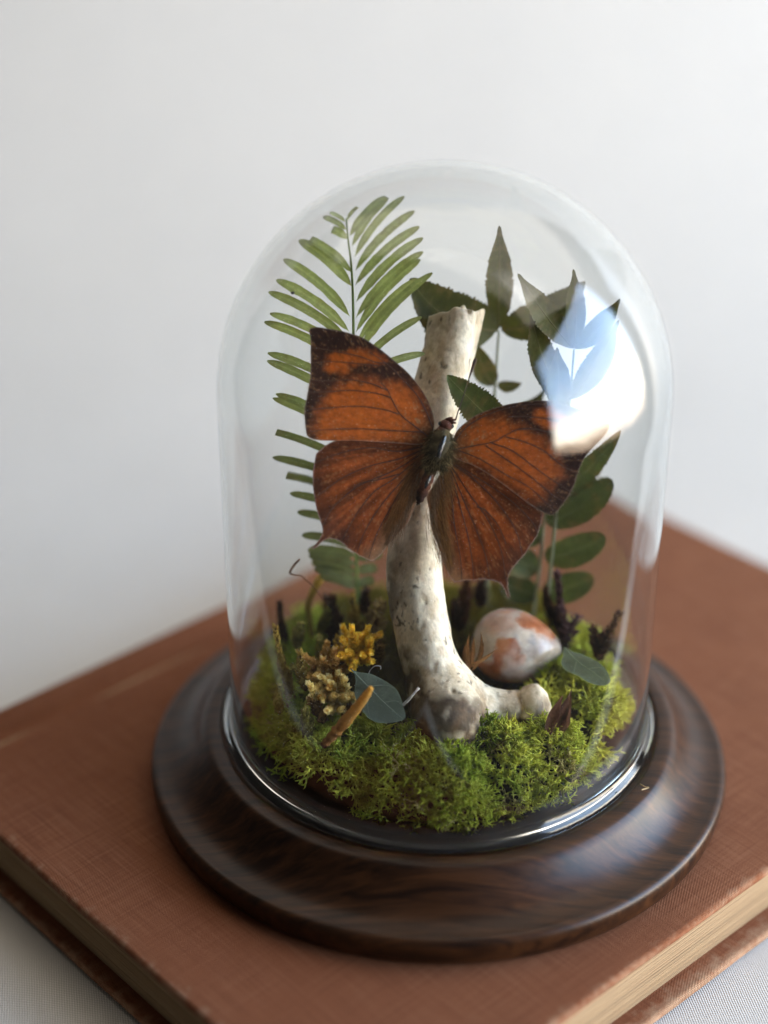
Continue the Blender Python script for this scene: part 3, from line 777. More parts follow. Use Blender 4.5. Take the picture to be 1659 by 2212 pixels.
def pdist(poly, p, closed=True):
    best = np.full(len(p), 1e9); n = len(poly)
    for i in range(n if closed else n-1):
        a, b = poly[i], poly[(i+1) % n]; ab = b-a
        t = np.clip((p-a) @ ab/(ab @ ab+1e-12), 0, 1)
        best = np.minimum(best, np.linalg.norm(p-a-t[:, None]*ab, axis=1))
    return best
def sdpoly(poly, p):
    d = pdist(poly, p); return np.where(pip(poly, p), d, -d)
def densify(poly, step):
    out = []
    n = len(poly)
    Q = np.vstack([poly[-1:], poly, poly[:2]])
    for i in range(n):
        a, b, c, d = Q[i], Q[i+1], Q[i+2], Q[i+3]
        k = max(1, int(np.linalg.norm(c-b)/step))
        for j in range(k):
            f = j/k; out.append(.5*((2*b)+(-a+c)*f+(2*a-5*b+4*c-d)*f*f+(-a+3*b-3*c+d)*f**3))
    return np.array(out)
def fill(poly, step):
    """triangulated sheet inside a closed outline"""
    b = densify(poly, step)
    lo, hi = b.min(0), b.max(0)
    g = np.stack(np.meshgrid(np.arange(lo[0], hi[0], step), np.arange(lo[1], hi[1], step*.87)), -1)
    g[1::2, :, 0] += step/2; g = g.reshape(-1, 2); g += np.random.uniform(-.12, .12, g.shape)*step
    g = g[pip(b, g)]; g = g[pdist(b, g) > step*.55]
    pts = np.vstack([b, g]); n = len(b)
    v, e, f, *_ = delaunay_2d_cdt([Vector(p) for p in pts.tolist()], [], [list(range(n))], 1, 1e-5)
    return np.array([tuple(p) for p in v]), np.array([tuple(t) for t in f if len(t) == 3])
def wn(uv, s, seed, o=4): return fbm(np.c_[uv*.01, 0*uv[:, 0]], s, o, seed)
DK = np.array([.026, .0095, .0058]); OR_ = np.array([.40, .088, .008]); RB = np.array([.27, .060, .010]); MH = np.array([.18, .040, .008])

def col_forewing(uv, outline, patch, main, base_pt):
    w = 26*(wn(uv, 9, 81)-.5)
    c = np.tile(DK, (len(uv), 1))*(.8+.8*wn(uv, 14, 82)[:, None])
    c = lerp(c, OR_*.95, sstep(-11, 11, sdpoly(patch, uv)+w*.7)*.95)
    sm_ = sdpoly(main, uv)+w
    c = lerp(c, lerp(lerp(OR_*1.12, RB*1.2, sstep(.35, .75, wn(uv, 5, 83))*.6), RB*.9, sstep(40, 150, np.abs((uv-base_pt) @ np.array([.15, 1.0])+60))*.35+.25*sstep(.5, .75, wn(uv*np.array([.5, 2.2]), 12, 183))), sstep(-24, 24, sm_)*.97)
    db = np.linalg.norm(uv-base_pt, axis=1)
    c = lerp(c, np.array([.10, .045, .018]), sstep(75, 10, db)*.8)
    c = lerp(c, np.array([.25, .16, .07]), sstep(.60, .72, wn(uv, 16, 84))*np.exp(-((db-55)/28)**2)*.8)
    e = pdist(outline, uv); c = lerp(c, np.array([.40, .30, .22]), sstep(2.2, .4, e)*.35)
    sc = wn(uv*np.array([1, 3]), 30, 85, 2); c = lerp(c, np.array([.52, .28, .13]), sstep(.80, .9, sc)*.5)
    return c*(.82+.36*wn(uv, 60, 86, 2)[:, None])
def col_hindwing(uv, outline, base_pt, inner):
    db = np.linalg.norm(uv-base_pt, axis=1)
    ang = np.arctan2(uv[:, 1]-base_pt[1], uv[:, 0]-base_pt[0])
    st = fbm(np.c_[ang*16, db*.006, 0*db], 1, 4, 87)
    c = lerp(MH*.75, RB*1.1, sstep(.28, .70, st)); c = lerp(c, MH*.6, .45*sstep(.45, .7, fbm(np.c_[ang*40, db*.012, 0*db], 1, 3, 187)))
    c = lerp(c, OR_*.72, sstep(190, 60, db)*.55*sstep(.3, .6, wn(uv, 5, 88)))
    di = pdist(inner, uv, False)
    c = lerp(c, np.array([.29, .165, .085]), sstep(46, 4, di)*.75)
    c = lerp(c, np.array([.12, .085, .035]), sstep(70, 15, db)*.7)
    e = pdist(outline, uv); c = lerp(c, DK*1.3, sstep(60, 6, e+16*(wn(uv, 9, 89)-.5))*.6*sstep(20, 60, di))
    c = lerp(c, np.array([.55, .44, .36]), sstep(2.0, .4, e)*.4)
    sc = wn(uv*np.array([3, 1]), 34, 90, 2); c = lerp(c, np.array([.50, .24, .12]), sstep(.80, .9, sc)*.5)
    return c*(.8+.4*wn(uv, 60, 91, 2)[:, None])
def mat_wing():
    m = N('wing_scales'); c = m.attr().outputs['Color']; o = m.coord()
    nz = m.noise(o, 3500, 3, .6); n2 = m.noise(o, 700, 5, .6)
    c2 = m.mix(1.0, c, m.ramp(n2, [(.3, .75), (.7, 1.22)]), 'MULTIPLY')
    p = m.pbr(c2, .48, m.bump(m.math('ADD', nz, n2), .35, .0003), **{'Specular IOR Level': .18})
    t = m.n('BsdfTranslucent', {'Color': c2}).outputs[0]
    return m.end(m.n('MixShader', {0: .38, 1: p, 2: t}).outputs[0])
MWG = mat_wing(); MV = mat_attr('wing_vein', .55, amt=.2); MF = mat_attr('insect_fur', .8, trans=.2, amt=.15, spec=.1)
bfly = empty('butterfly', BODY0)
tag(bfly, 'mounted orange and dark brown butterfly with spread wings, fixed to the bone', 'butterfly')
def wing(name, outline, veins, colf, extra, conv, label=None, margin=None):
    uv, F = fill(outline, 3.4)
    V = np.array([atd(p[0], p[1], d) for p, d in zip(uv, wing_depth(uv, extra))])
    c = colf(uv)
    for v in veins:                       # scales lie darker along each vein
        c = lerp(c, DK*2.4, .28*sstep(6, .5, pdist(spline(conv(v), 26), uv, False)))
    bp0 = conv([veins[0][0]])[0]; g = np.arctan2(uv[:, 1]-bp0[1], uv[:, 0]-bp0[0]); db = np.linalg.norm(uv-bp0, axis=1)
    c = lerp(c, np.array([.46, .22, .085]), .28*sstep(.64, .80, fbm(np.c_[g*130, db*.05, 0*db], 1, 2, 191)))
    c = c*(.72+.56*fbm(np.c_[g*38, db*.05, 0*db], 1, 3, 192)[:, None])
    w = make(name, V, F, MWG, bfly, col=c)
    if label: w['label'] = label
    mb = MB()
    for v in veins:
        q = spline(conv(v), 26); d = wing_depth(q, extra)-.00002
        P = np.array([atd(a[0], a[1], b) for a, b in zip(q, d)])
        V, F = tube(P, np.linspace(.00014, .00007, 26), 5); mb.add(V, F, np.array([.055, .020, .009]))
    mb.build('vein_network', MV, w)
    if margin is not None:                # pale fringe of scales along the margin
        q = densify(np.asarray(outline), 3.0); d = pdist(np.asarray(outline[margin[0]:margin[1]]), q, False); q = q[d < 1.6]
        q = q[:int(len(q))]
        mbf = MB(); rg = np.random.default_rng(3)
        ctr = np.asarray(outline).mean(0)
        for p in q:
            for _ in range(3):
                b = p+rg.normal(0, 1.2, 2); o = (b-ctr)/np.linalg.norm(b-ctr)+rg.normal(0, .35, 2); dd = float(wing_depth(b[None], extra)[0])
                e = b+o*rg.uniform(.8, 2.4)
                V, F = tube(np.array([atd(b[0], b[1], dd), atd(e[0], e[1], dd-.00005)]), [.00005, .000025], 3, cap=False); mbf.add(V, F, np.array([.42, .32, .24])*rg.uniform(.5, 1.2))
        mbf.build('fringe', MF, w)
    return w
patchL = c3([(318, 470), (345, 375), (400, 335), (520, 325), (600, 303), (700, 315), (780, 350), (830, 400), (740, 430), (640, 430), (530, 440), (520, 495), (420, 503), (340, 485)])
mainL = c3([(480, 600), (560, 560), (750, 572), (900, 592), (960, 585), (1060, 660), (1140, 760), (1185, 870), (1185, 970), (1215, 1090), (600, 1100), (300, 1100), (240, 1000), (250, 880), (300, 790), (330, 710), (350, 660)])
patchR = np.array([(1150, 905), (1158, 884), (1190, 880), (1230, 905), (1238, 930), (1200, 925), (1170, 922)])
mainR = np.vstack([c4([(400, 470), (470, 390), (600, 320), (780, 305), (860, 370), (960, 400), (1080, 480), (1150, 560), (1220, 680), (1240, 760), (1130, 860), (1080, 960), (1000, 960), (850, 880), (700, 770), (560, 690), (400, 640), (372, 560)])])
baseL = np.array([935., 945.]); baseR = np.array([975., 965.])
vLF = [[(1190, 1040), (1060, 940), (960, 860), (910, 780), (870, 700), (850, 650), (790, 585)], [(940, 850), (800, 810), (600, 785), (400, 795), (150, 815)], [(870, 710), (750, 675), (550, 650), (350, 660), (165, 672)],
       [(1150, 1005), (900, 992), (600, 975), (300, 985), (165, 1010)], [(1232, 980), (1185, 850), (1105, 700), (980, 560), (850, 430), (700, 330)], [(830, 420), (740, 410), (600, 360), (450, 330), (300, 300), (200, 290)], [(760, 440), (660, 430), (500, 415), (350, 405), (200, 420)], [(850, 650), (700, 590), (520, 560), (350, 570), (190, 560)]]
vLH = [[(1190, 1110), (1050, 1150), (900, 1165), (700, 1135), (450, 1180), (240, 1260)], [(1150, 1150), (950, 1230), (700, 1290), (450, 1400), (230, 1560)], [(1120, 1200), (900, 1330), (600, 1460), (400, 1620), (300, 1780)], [(1110, 1230), (900, 1400), (720, 1520), (580, 1700), (470, 1900)], [(1100, 1260), (950, 1440), (790, 1620), (660, 1830), (590, 2010)], [(1095, 1300), (960, 1500), (850, 1680), (760, 1850), (690, 2060)], [(940, 1360), (800, 1400), (640, 1430), (560, 1470)]]
vRF = [[(385, 560), (550, 530), (700, 500), (800, 445), (900, 400), (980, 390)], [(690, 510), (850, 570), (1000, 680), (1150, 790), (1310, 890)], [(800, 460), (950, 500), (1100, 570), (1250, 690), (1400, 760)], [(430, 570), (600, 640), (800, 760), (1000, 870), (1180, 1040)], [(390, 500), (480, 390), (620, 300), (800, 235), (1000, 200), (1200, 210)], [(900, 400), (1050, 400), (1200, 450), (1380, 560), (1480, 590)], [(640, 530), (820, 650), (1000, 780), (1150, 900), (1260, 970)], [(820, 300), (1000, 300), (1200, 330), (1400, 380), (1560, 420)]]
vRH = [[(360, 670), (550, 800), (750, 1000), (880, 1200), (930, 1390)], [(370, 700), (500, 900), (650, 1100), (760, 1350), (800, 1600)], [(360, 720), (460, 950), (560, 1180), (640, 1400), (670, 1580)], [(350, 730), (420, 950), (490, 1200), (530, 1420), (545, 1585)], [(340, 740), (370, 950), (400, 1200), (440, 1420), (450, 1590)], [(400, 680), (600, 800), (850, 970), (1010, 1130), (1050, 1220)], [(570, 1010), (640, 1040), (740, 1160), (800, 1300)]]
wing('hindwing', LH, vLH, lambda uv: col_hindwing(uv, LH, baseL+np.array([0, 10]), LH[38:49]), .0008, c3, 'dark reddish brown left hindwing with a short tail', (22, 39))
wing('hindwing', RH, vRH, lambda uv: col_hindwing(uv, RH, baseR+np.array([-8, 15]), RH[29:43]), .0010, c4, 'dark reddish brown right hindwing with a short tail', (6, 31))
wing('forewing', LF, vLF, lambda uv: col_forewing(uv, LF, patchL, mainL, baseL), -.0004, c3, 'orange left forewing with dark brown tip and bar', (24, 36))
wing('forewing', RF, vRF, lambda uv: col_forewing(uv, RF, patchR, mainR, baseR), -.0004, c4, 'orange right forewing with dark brown tip', (17, 33))

# body: one continuous form from palps to abdomen tip
bl = [(972, 903, 2.0), (968, 910, 9), (964, 918, 15), (960, 927, 13), (957, 934, 17), (954, 946, 23), (950, 962, 26), (945, 980, 25), (940, 996, 20), (935, 1008, 14), (929, 1022, 13.5), (922, 1040, 13.5), (915, 1058, 13), (908, 1076, 10), (903, 1086, 5), (901, 1090, 1.5)]
q = spline(np.array(bl), 60)
dep = DB-.0014-np.clip((q[:, 2]-10)/7900*.5, 0, 1)
C_ = np.array([atd(a, b, d) for a, b, d in zip(q[:, 0], q[:, 1], dep)]); Rb = q[:, 2]/7950
rings = .00035*np.maximum(0, np.sin(np.arange(60)*1.9))*(q[:, 1] > 1010)
V, F = tube(C_, Rb-rings, 28)
V = V+((.0005*(fbm(V, 900, 3, 92)-.5))[:, None]*FW)
py_ = 1106-FPX*((V-CAM) @ UP)/((V-CAM) @ FW)
cb = lerp((.040, .030, .013), (.085, .062, .028), sstep(.3, .7, fbm(V, 700, 3, 93)))
cb = lerp(cb, np.array([.10, .032, .014]), sstep(1015, 1035, py_)); cb = lerp(cb, np.array([.012, .008, .008]), sstep(1050, 1080, py_)*.8)
cb = lerp(cb, np.array([.11, .035, .022]), sstep(932, 922, py_))
body = make('body', V, F, mat_attr('insect_body', .75, amt=.4, bump=.6, spec=.15), bfly, col=cb)
# glossy dark plates along the back
pl = spline(np.array([(962, 940, 3), (959, 950, 5), (954, 962, 6.5), (950, 975, 6), (947, 988, 3.5)]), 16)
V, F = tube(np.array([atd(a, b, DB-.0014-.0041) for a, b, _ in pl]), pl[:, 2]/7900, 12)
make('thorax_plate', V, F, mat_attr('chitin', .16, spec=.6, amt=.2, coat=.6), body, col=np.tile((.012, .013, .017), (len(V), 1)))
pl = spline(np.array([(930, 1026, 2), (927, 1034, 4), (922, 1046, 4.5), (918, 1056, 2)]), 12)
V, F = tube(np.array([atd(a, b, DB-.0014-.0017) for a, b, _ in pl]), pl[:, 2]/7900, 12)
make('abdomen_plate', V, F, bpy.data.materials['chitin'], body, col=np.tile((.02, .014, .012), (len(V), 1)))
# antenna, clubbed
an = spline(np.array([(984, 908, 1.5), (990, 888, 1.3), (999, 862, 1.2), (1008, 833, 1.3), (1015, 812, 1.8), (1021, 795, 3.0), (1026, 780, 3.6), (1028, 775, 2.0)]), 40)
V, F = tube(np.array([atd(a, b, DB-.002-.003*t) for (a, b, _), t in zip(an, np.linspace(0, 1, 40))]), an[:, 2]/7900, 8)
make('antenna', V, F, mat_attr('antenna', .5, amt=.2), bfly, col=np.tile((.045, .020, .012), (len(V), 1)))
for (a, b, r) in ((952, 915, 5.5), (976, 921, 5.0)):
    c0 = atd(a, b, DB-.0022); u = np.linspace(.01, math.pi-.01, 12)
    V, F = lathe([(r/7900*math.sin(t), r/7900*math.cos(t)) for t in u], 18)
    make('eye', V+c0, F, bpy.data.materials['chitin'], body, col=np.tile((.03, .014, .01), (len(V), 1)))
# palps
mb = MB()
for (x0, y0, x1, y1) in ((964, 908, 978, 902), (968, 910, 984, 907), (972, 914, 985, 914)):
    P = spline(np.array([atd(x0, y0, DB-.0020), atd((x0+x1)/2, (y0+y1)/2-1, DB-.0030), atd(x1, y1, DB-.0030)]), 8)
    V, F = tube(P, np.linspace(.0006, .00025, 8), 7); mb.add(V, F, np.array([.085, .028, .018]))
mb.build('palps', MF, body)
# fur on thorax and wing roots
rng = np.random.default_rng(5); mb = MB()
def hair(px, py, dx, dy, ln, d0, lift, c, r=.00009, wig=.15):
    P = []; n = 6
    wx, wy = rng.normal(0, wig), rng.normal(0, wig)
    for k in range(n):
        t = k/(n-1); P.append(atd(px+(dx+wx*t)*ln*t, py+(dy+wy*t)*ln*t, d0-lift*math.sin(t*2.2)))
    V, F = tube(np.array(P), np.linspace(r, r*.25, n), 3, cap=False); mb.add(V, F, c)
for k in range(2600):
    t = rng.random(); i = int(14+t*22); cx, cyy, rr_ = q[i]
    s = rng.uniform(-1, 1); dk = rng.uniform(.6, 1.4)
    nx, nyy = axn; p = np.array([cx, cyy])+axn*s*rr_*.95
    c = np.array([.07, .05, .02])*dk if rng.random() < .75 else np.array([.36, .25, .11])*dk
    hair(p[0], p[1], nx*s*.8+rng.normal(0, .25)-.1, nyy*s*.8+.75+rng.normal(0, .25), rng.uniform(7, 22), DB-.0014-rr_/7950*math.sqrt(max(0, 1-s*s))*.95, .0006, c)
mb.build('thorax_fur', MF, body)
mb = MB()
def wing_hair(n, roots, dirs, ln, c0, extra, parent):
    for k in range(n):
        t = rng.random(); j = t*(len(roots)-1); i = int(j); f = j-i
        p = roots[i]*(1-f)+roots[min(i+1, len(roots)-1)]*f+rng.normal(0, 5, 2)
        d = dirs[i]*(1-f)+dirs[min(i+1, len(dirs)-1)]*f+rng.normal(0, .10, 2)
        d0 = float(wing_depth(p[None], extra)[0])
        hair(p[0], p[1], d[0], d[1], rng.uniform(.5, 1.1)*ln, d0-.00015, .0005, c0*rng.uniform(.45, 1.35), .00006, .10)
wing_hair(420, np.array([(915, 985), (905, 1010), (890, 1040), (870, 1080), (850, 1110)], float), np.array([(-.75, .45), (-.55, .8), (-.42, .9), (-.35, .95), (-.42, .9)]), 66, np.array([.30, .13, .045]), .0008, None)
wing_hair(300, np.array([(905, 1020), (890, 1070), (870, 1115), (850, 1150)], float), np.array([(-.3, .95), (-.25, .95), (-.3, .95), (-.4, .9)]), 55, np.array([.36, .21, .12]), .0008, None)
mb.build('inner_fur', MF, [o for o in bfly.children if o.name.startswith('hindwing')][0])
mb = MB()
wing_hair(450, np.array([(960, 1010), (955, 1050), (950, 1090), (955, 1140), (968, 1190)], float), np.array([(.45, .9), (.35, .95), (.3, .95), (.28, .95), (.25, .97)]), 66, np.array([.30, .135, .040]), .0010, None)
wing_hair(260, np.array([(950, 1020), (935, 1060), (930, 1100), (937, 1150), (955, 1200)], float), np.array([(.1, 1), (.08, 1), (.12, 1), (.2, .98), (.25, .97)]), 50, np.array([.33, .20, .11]), .0010, None)
mb.build('inner_fur', MF, [o for o in bfly.children if o.name.startswith('hindwing')][1])
# ================================================================== PRESSED LEAVES
def prof_lance(t): return np.maximum((np.sin(np.pi*np.clip(t, 0, 1)**.85)**.80)*(1-.35*sstep(.68, .95, t)), .17*(t > .5)*np.sqrt(np.clip((1-t)/.05, 0, 1)))
def prof_strap(t): return np.clip(sstep(0, .10, t)*.35+.65*sstep(0, .30, t), 0, 1)*np.sqrt(np.clip(1-np.clip((t-.72)/.285, 0, 1)**2.4, 0, 1))
def prof_blunt(t): return np.clip(sstep(0, .10, t)*.4+.6*sstep(0, .45, t), 0, 1)*(1-.15*t)
def prof_ovate(t): return np.maximum(np.sin(np.pi*np.clip(t, 0, 1)**.72)**.72, .12*(t > .5)*np.sqrt(np.clip((1-t)/.05, 0, 1)))
def prof_oval(t): return np.sqrt(np.clip(1-(2*np.clip(t, 0, 1)**.93-1)**2, 0, 1))
def leaf(B, T, width, prof, parent, mat, c0, c1, bend=0.0, cup=.10, arch=0.0, serr=0.0, nl=26, nw=6, name='leaflet', rib=None, seed=0, face=None, tipdark=0.0):
    B = np.asarray(B, float); T = np.asarray(T, float); L = T-B; ln = np.linalg.norm(L); d = L/ln
    nrm = -FW if face is None else np.asarray(face, float)
    nrm = nrm-d*(nrm @ d); nrm /= np.linalg.norm(nrm); side = np.cross(d, nrm)
    rg = np.random.default_rng(seed+101)
    nl2 = nl*(2 if serr else 1)
    t = np.linspace(0, 1, nl2+1); s = np.linspace(-1, 1, nw+1)
    w = width*prof(t)/2; V = []
    ph = rg.uniform(0, 9); wv = rg.uniform(-1, 1)
    for i in range(nl2+1):
        sg = 1+(serr*((i % 2)-.5)*(1 if .12 < t[i] < .95 else 0))
        jit = 1+.03*rg.normal()
        for sj in s:
            off = sj*w[i]*(1+(sg-1)*abs(sj)**4)*jit+bend*ln*4*t[i]*(1-t[i])
            up = cup*w[i]*(sj*sj-.4)+arch*ln*4*t[i]*(1-t[i])+.035*width*math.sin(t[i]*7+ph+sj*wv)
            V.append(B+L*t[i]+side*off+nrm*up)
    V = np.array(V); m = nw+1
    F = np.array([(i*m+j, i*m+j+1, (i+1)*m+j+1, (i+1)*m+j) for i in range(nl2) for j in range(nw)])
    tt = np.repeat(t, m); ss = np.tile(np.abs(s), nl2+1)
    c = lerp(c0, c1, np.clip(fbm(V, 160, 3, seed)*1.5-.25, 0, 1))
    c = lerp(c, np.asarray(c1)*1.25+.01, .5*sstep(.25, .0, ss))
    ve = np.abs(np.sin((tt*9.0-ss*1.6)*math.pi)); c = lerp(c, c*1.45+.008, .55*sstep(.16, .02, ve)*sstep(0, .2, ss)*(1 if rib is not None else .25))
    br = sstep(.50, .72, fbm(V, 420, 3, seed+5)+.22*sstep(.6, 1, ss)+.14*sstep(.75, 1, tt)-.08); c = lerp(c, np.array([.15, .10, .035]), br*(.55 if rib is not None else .35))
    if tipdark: c = lerp(c, np.array([.10, .085, .03]), tipdark*sstep(.85, 1, tt))
    c = c*rg.uniform(.88, 1.12)
    o = make(name, V, F, mat, parent, col=c)
    if rib is not None:
        k = np.arange(0, nl2+1, 2); mid = V[k*m+nw//2]+nrm*.00006
        mid = mid[:-1] if len(mid) > 4 else mid
        Vr, Fr = tube(mid, np.linspace(width*.018+.00006, .00005, len(mid)), 5)
        make('midrib', Vr, Fr, mat, o, col=np.tile(rib, (len(Vr), 1)))
    return o

# ---------------- fern frond, pale and translucent
MFN = mat_leaf('fern_blade', .60, .5, .3, 1300)
FY = .0225
rach = np.array([(747, 470), (749, 495), (753, 530), (757, 560), (760, 600), (762, 650), (763, 720), (764, 800), (765, 880), (766, 960), (767, 1040), (768, 1120), (769, 1200), (772, 1270), (778, 1330)], float)
def fpt(px, py, dy=0.0): return at(px, py, np.interp(py, [470, 720, 1000, 1330], [.0270, .0235, .0180, .0160])+dy)
fern = empty('fern_frond', fpt(778, 1330))
tag(fern, 'pressed pale green fern frond with paired narrow leaflets, behind the left wing', 'fern')
V, F = tube(np.array([fpt(*p) for p in spline(rach, 70)]), np.linspace(.00022, .00062, 70), 7)
make('stem', V, F, MFN, fern, col=np.tile((.20, .25, .10), (len(V), 1)))
def c1(x, y): return (508+x*.2722, 366.9+y*.2722)
FL = [((870, 405), (742, 330), 32, 0), ((880, 470), (690, 362), 46, 0), ((885, 540), (765, 468), 70, 1), ((920, 810), (588, 546), 78, 1), ((925, 925), (498, 548), 84, 0), ((910, 1165), (376, 702), 78, 0), ((905, 1285), (317, 866), 76, 0), ((925, 1385), (254, 962), 72, 0), ((930, 1480), (268, 1136), 66, 0), ((930, 1580), (222, 1202), 70, 0)]
G0, G1 = (.22, .255, .085), (.34, .36, .15)
k = 0
for b, t, w, bl in FL:
    k += 1
    leaf(fpt(*c1(*b), -.0002*k), fpt(*c1(*t), -.0035+.0008*(k % 3)), w*.2722/7900*1.02, prof_blunt if bl else prof_strap, fern, MFN, G0, G1, bend=.055, cup=.12, arch=.02, seed=k, tipdark=.5)
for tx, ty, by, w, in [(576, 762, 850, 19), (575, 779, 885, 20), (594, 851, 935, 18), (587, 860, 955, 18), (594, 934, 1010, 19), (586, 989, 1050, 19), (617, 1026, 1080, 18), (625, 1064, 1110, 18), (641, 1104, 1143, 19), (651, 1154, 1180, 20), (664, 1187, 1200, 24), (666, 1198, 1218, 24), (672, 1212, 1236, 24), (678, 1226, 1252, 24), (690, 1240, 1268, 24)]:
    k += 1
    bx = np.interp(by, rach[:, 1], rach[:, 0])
    leaf(fpt(bx, by, -.0002*(k % 5)), fpt(tx, ty, -.0045+.0008*(k % 3)), w/7900, prof_blunt if ty in (934, 1026) else prof_strap, fern, MFN, np.array(G0)*np.interp(ty, [760, 1000], [.75, .38]), np.array(G1)*np.interp(ty, [760, 1000], [.75, .38]), bend=.045, cup=.12, arch=.02, seed=k, tipdark=.4)  # blade colour darkens downwards: shade under the butterfly put into it
FR = [((885, 400), (968, 288), 32, 1), ((905, 527), (1193, 205), 62, 0), ((925, 607), (1212, 213), 58, 0), ((945, 692), (1340, 203), 60, 0), ((950, 803), (1422, 322), 64, 0), ((950, 917), (1460, 447), 68, 0), ((955, 1052), (1490, 536), 70, 0), ((955, 1177), (1490, 647), 68, 0), ((955, 1292), (1468, 708), 66, 0), ((955, 1400), (1440, 860), 58, 0), ((955, 1490), (1565, 815), 64, 0), ((955, 1590), (1480, 1165), 60, 0), ((955, 1680), (1505, 1455), 60, 0)]
for b, t, w, bl in FR:
    k += 1
    leaf(fpt(*c1(*b), -.0002*k), fpt(*c1(*t), -.002+.0012*(k % 3)), w*.2722/7900*1.02, prof_blunt if bl else prof_strap, fern, MFN, G0, G1, bend=-.06, cup=.12, arch=.02, seed=k, tipdark=.35)
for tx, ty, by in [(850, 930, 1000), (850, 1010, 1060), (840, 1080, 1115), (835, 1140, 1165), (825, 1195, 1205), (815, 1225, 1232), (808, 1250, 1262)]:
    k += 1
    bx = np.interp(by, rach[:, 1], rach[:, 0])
    leaf(fpt(bx, by), fpt(tx, ty, .002), 24/7900, prof_strap, fern, MFN, np.array(G0)*.38, np.array(G1)*.38, bend=-.04, seed=k)  # the same shade painted into the lower leaflets on this side
# a small dark seed stuck on one leaflet
c0 = fpt(631, 631, -.0025); u = np.linspace(.01, math.pi-.01, 10)
V, F = lathe([(.00062*math.sin(t), .00048*math.cos(t)) for t in u], 14)
tag(make('seed_speck', V+c0, F, mat_attr('seed', .5), col=np.tile((.07, .06, .055), (len(V), 1))), 'tiny dark seed stuck to an upper left fern leaflet', 'seed')

# ---------------- dark compound-leaf sprigs
MLF = mat_leaf('pressed_leaf', .30, .5, .3, 1100)
D0, D1 = (.036, .038, .005), (.078, .076, .013); RIB = (.115, .095, .035)
def sprig(name, label, stem, ydep, leaves, c0=D0, c1=D1, r=(.0006, .0003), stemc=(.21, .22, .14), rib=RIB, group=None, serr=.06):
    sp = np.array(stem, float); P = np.array([at(a, b, c) for a, b, c in sp])
    root = empty(name, P[0]); tag(root, label, 'leaf sprig')
    Q = spline(P, 40); V, F = tube(Q, np.linspace(r[0], r[1], 40), 7)
    make('stem', V, F, MLF, root, col=np.tile(stemc, (len(V), 1)))
    for i, (bx, by, tx, ty, w, ydb, ydt, pf, bend) in enumerate(leaves):
        leaf(at(bx, by, ydb), at(tx, ty, ydt), w/7700, pf, root, MLF, c0, c1, bend=bend, cup=.14, arch=.03, serr=serr, nw=8, rib=rib, seed=200+i*7+len(name)*3)
    return root
sprig('leaf_sprig', 'tall dark olive leaf sprig behind the top of the bone', [(1050, 1330, .030), (1060, 1100, .036), (1066, 900, .0405), (1070, 832, .042), (1074, 770, .043), (1078, 714, .044)], .04,
      [(1078, 708, 1080, 484, 60, .044, .046, prof_lance, 0), (1074, 714, 884, 600, 128, .044, .041, prof_ovate, -.13), (1084, 714, 1271, 603, 84, .044, .045, prof_ovate, .10),
       (1066, 832, 1028, 742, 52, .042, .040, prof_ovate, -.05), (1075, 832, 1128, 828, 26, .042, .041, prof_ovate, .10), (1064, 960, 1178, 842, 60, .040, .040, prof_lance, .06), (1060, 1060, 960, 980, 60, .037, .036, prof_lance, 0)])
sprig('leaf_sprig', 'dark leaf sprig with spread leaflets seen through the window reflection at upper right', [(1180, 1330, .018), (1195, 1180, .019), (1212, 1000, .021), (1232, 870, .0225), (1241, 754, .024)], .024,
      [(1240, 752, 1119, 590, 56, .024, .026, prof_lance, -.03), (1241, 750, 1240, 579, 44, .024, .025, prof_lance, .02), (1243, 753, 1343, 643, 46, .024, .021, prof_lance, .05), (1233, 862, 1338, 690, 56, .0225, .018, prof_lance, .04), (1208, 892, 1204, 751, 54, .0215, .019, prof_lance, 0), (1226, 880, 1146, 668, 62, .022, .026, prof_lance, -.05)],
      c0=(.052, .054, .009), c1=(.095, .095, .018), serr=.09)
sprig('leaf_sprig', 'low leafy sprig with broad toothed leaflets beside the right hindwing', [(1150, 1340, .021), (1160, 1270, .021), (1170, 1190, .0215), (1178, 1110, .022), (1195, 1030, .0225), (1215, 960, .023)], .022,
      [(1192, 1075, 1345, 930, 54, .0225, .019, prof_ovate, .05), (1182, 1128, 1327, 1036, 72, .022, .018, prof_oval, .05), (1178, 1205, 1311, 1158, 70, .0215, .018, prof_oval, .04), (1175, 1280, 1285, 1246, 68, .021, .018, prof_oval, .03), (1164, 1230, 1075, 1190, 70, .022, .023, prof_oval, 0), (1160, 1285, 1080, 1258, 66, .022, .024, prof_oval, 0), (1172, 1165, 1090, 1120, 66, .022, .023, prof_oval, 0)],
      c0=(.048, .062, .018), c1=(.085, .10, .032), rib=(.10, .11, .05), serr=.10)
rt = empty('single_leaf', at(1092, 930, .0085)); tag(rt, 'serrated dark green leaf between bone and butterfly, above the right forewing', 'leaf')
leaf(at(1092, 930, .0085), at(965, 810, .0148), 78/7900, prof_ovate, rt, MLF, (.045, .058, .012), (.085, .10, .025), bend=-.02, cup=.16, serr=.12, nw=8, rib=(.16, .16, .06), seed=301, name='blade')
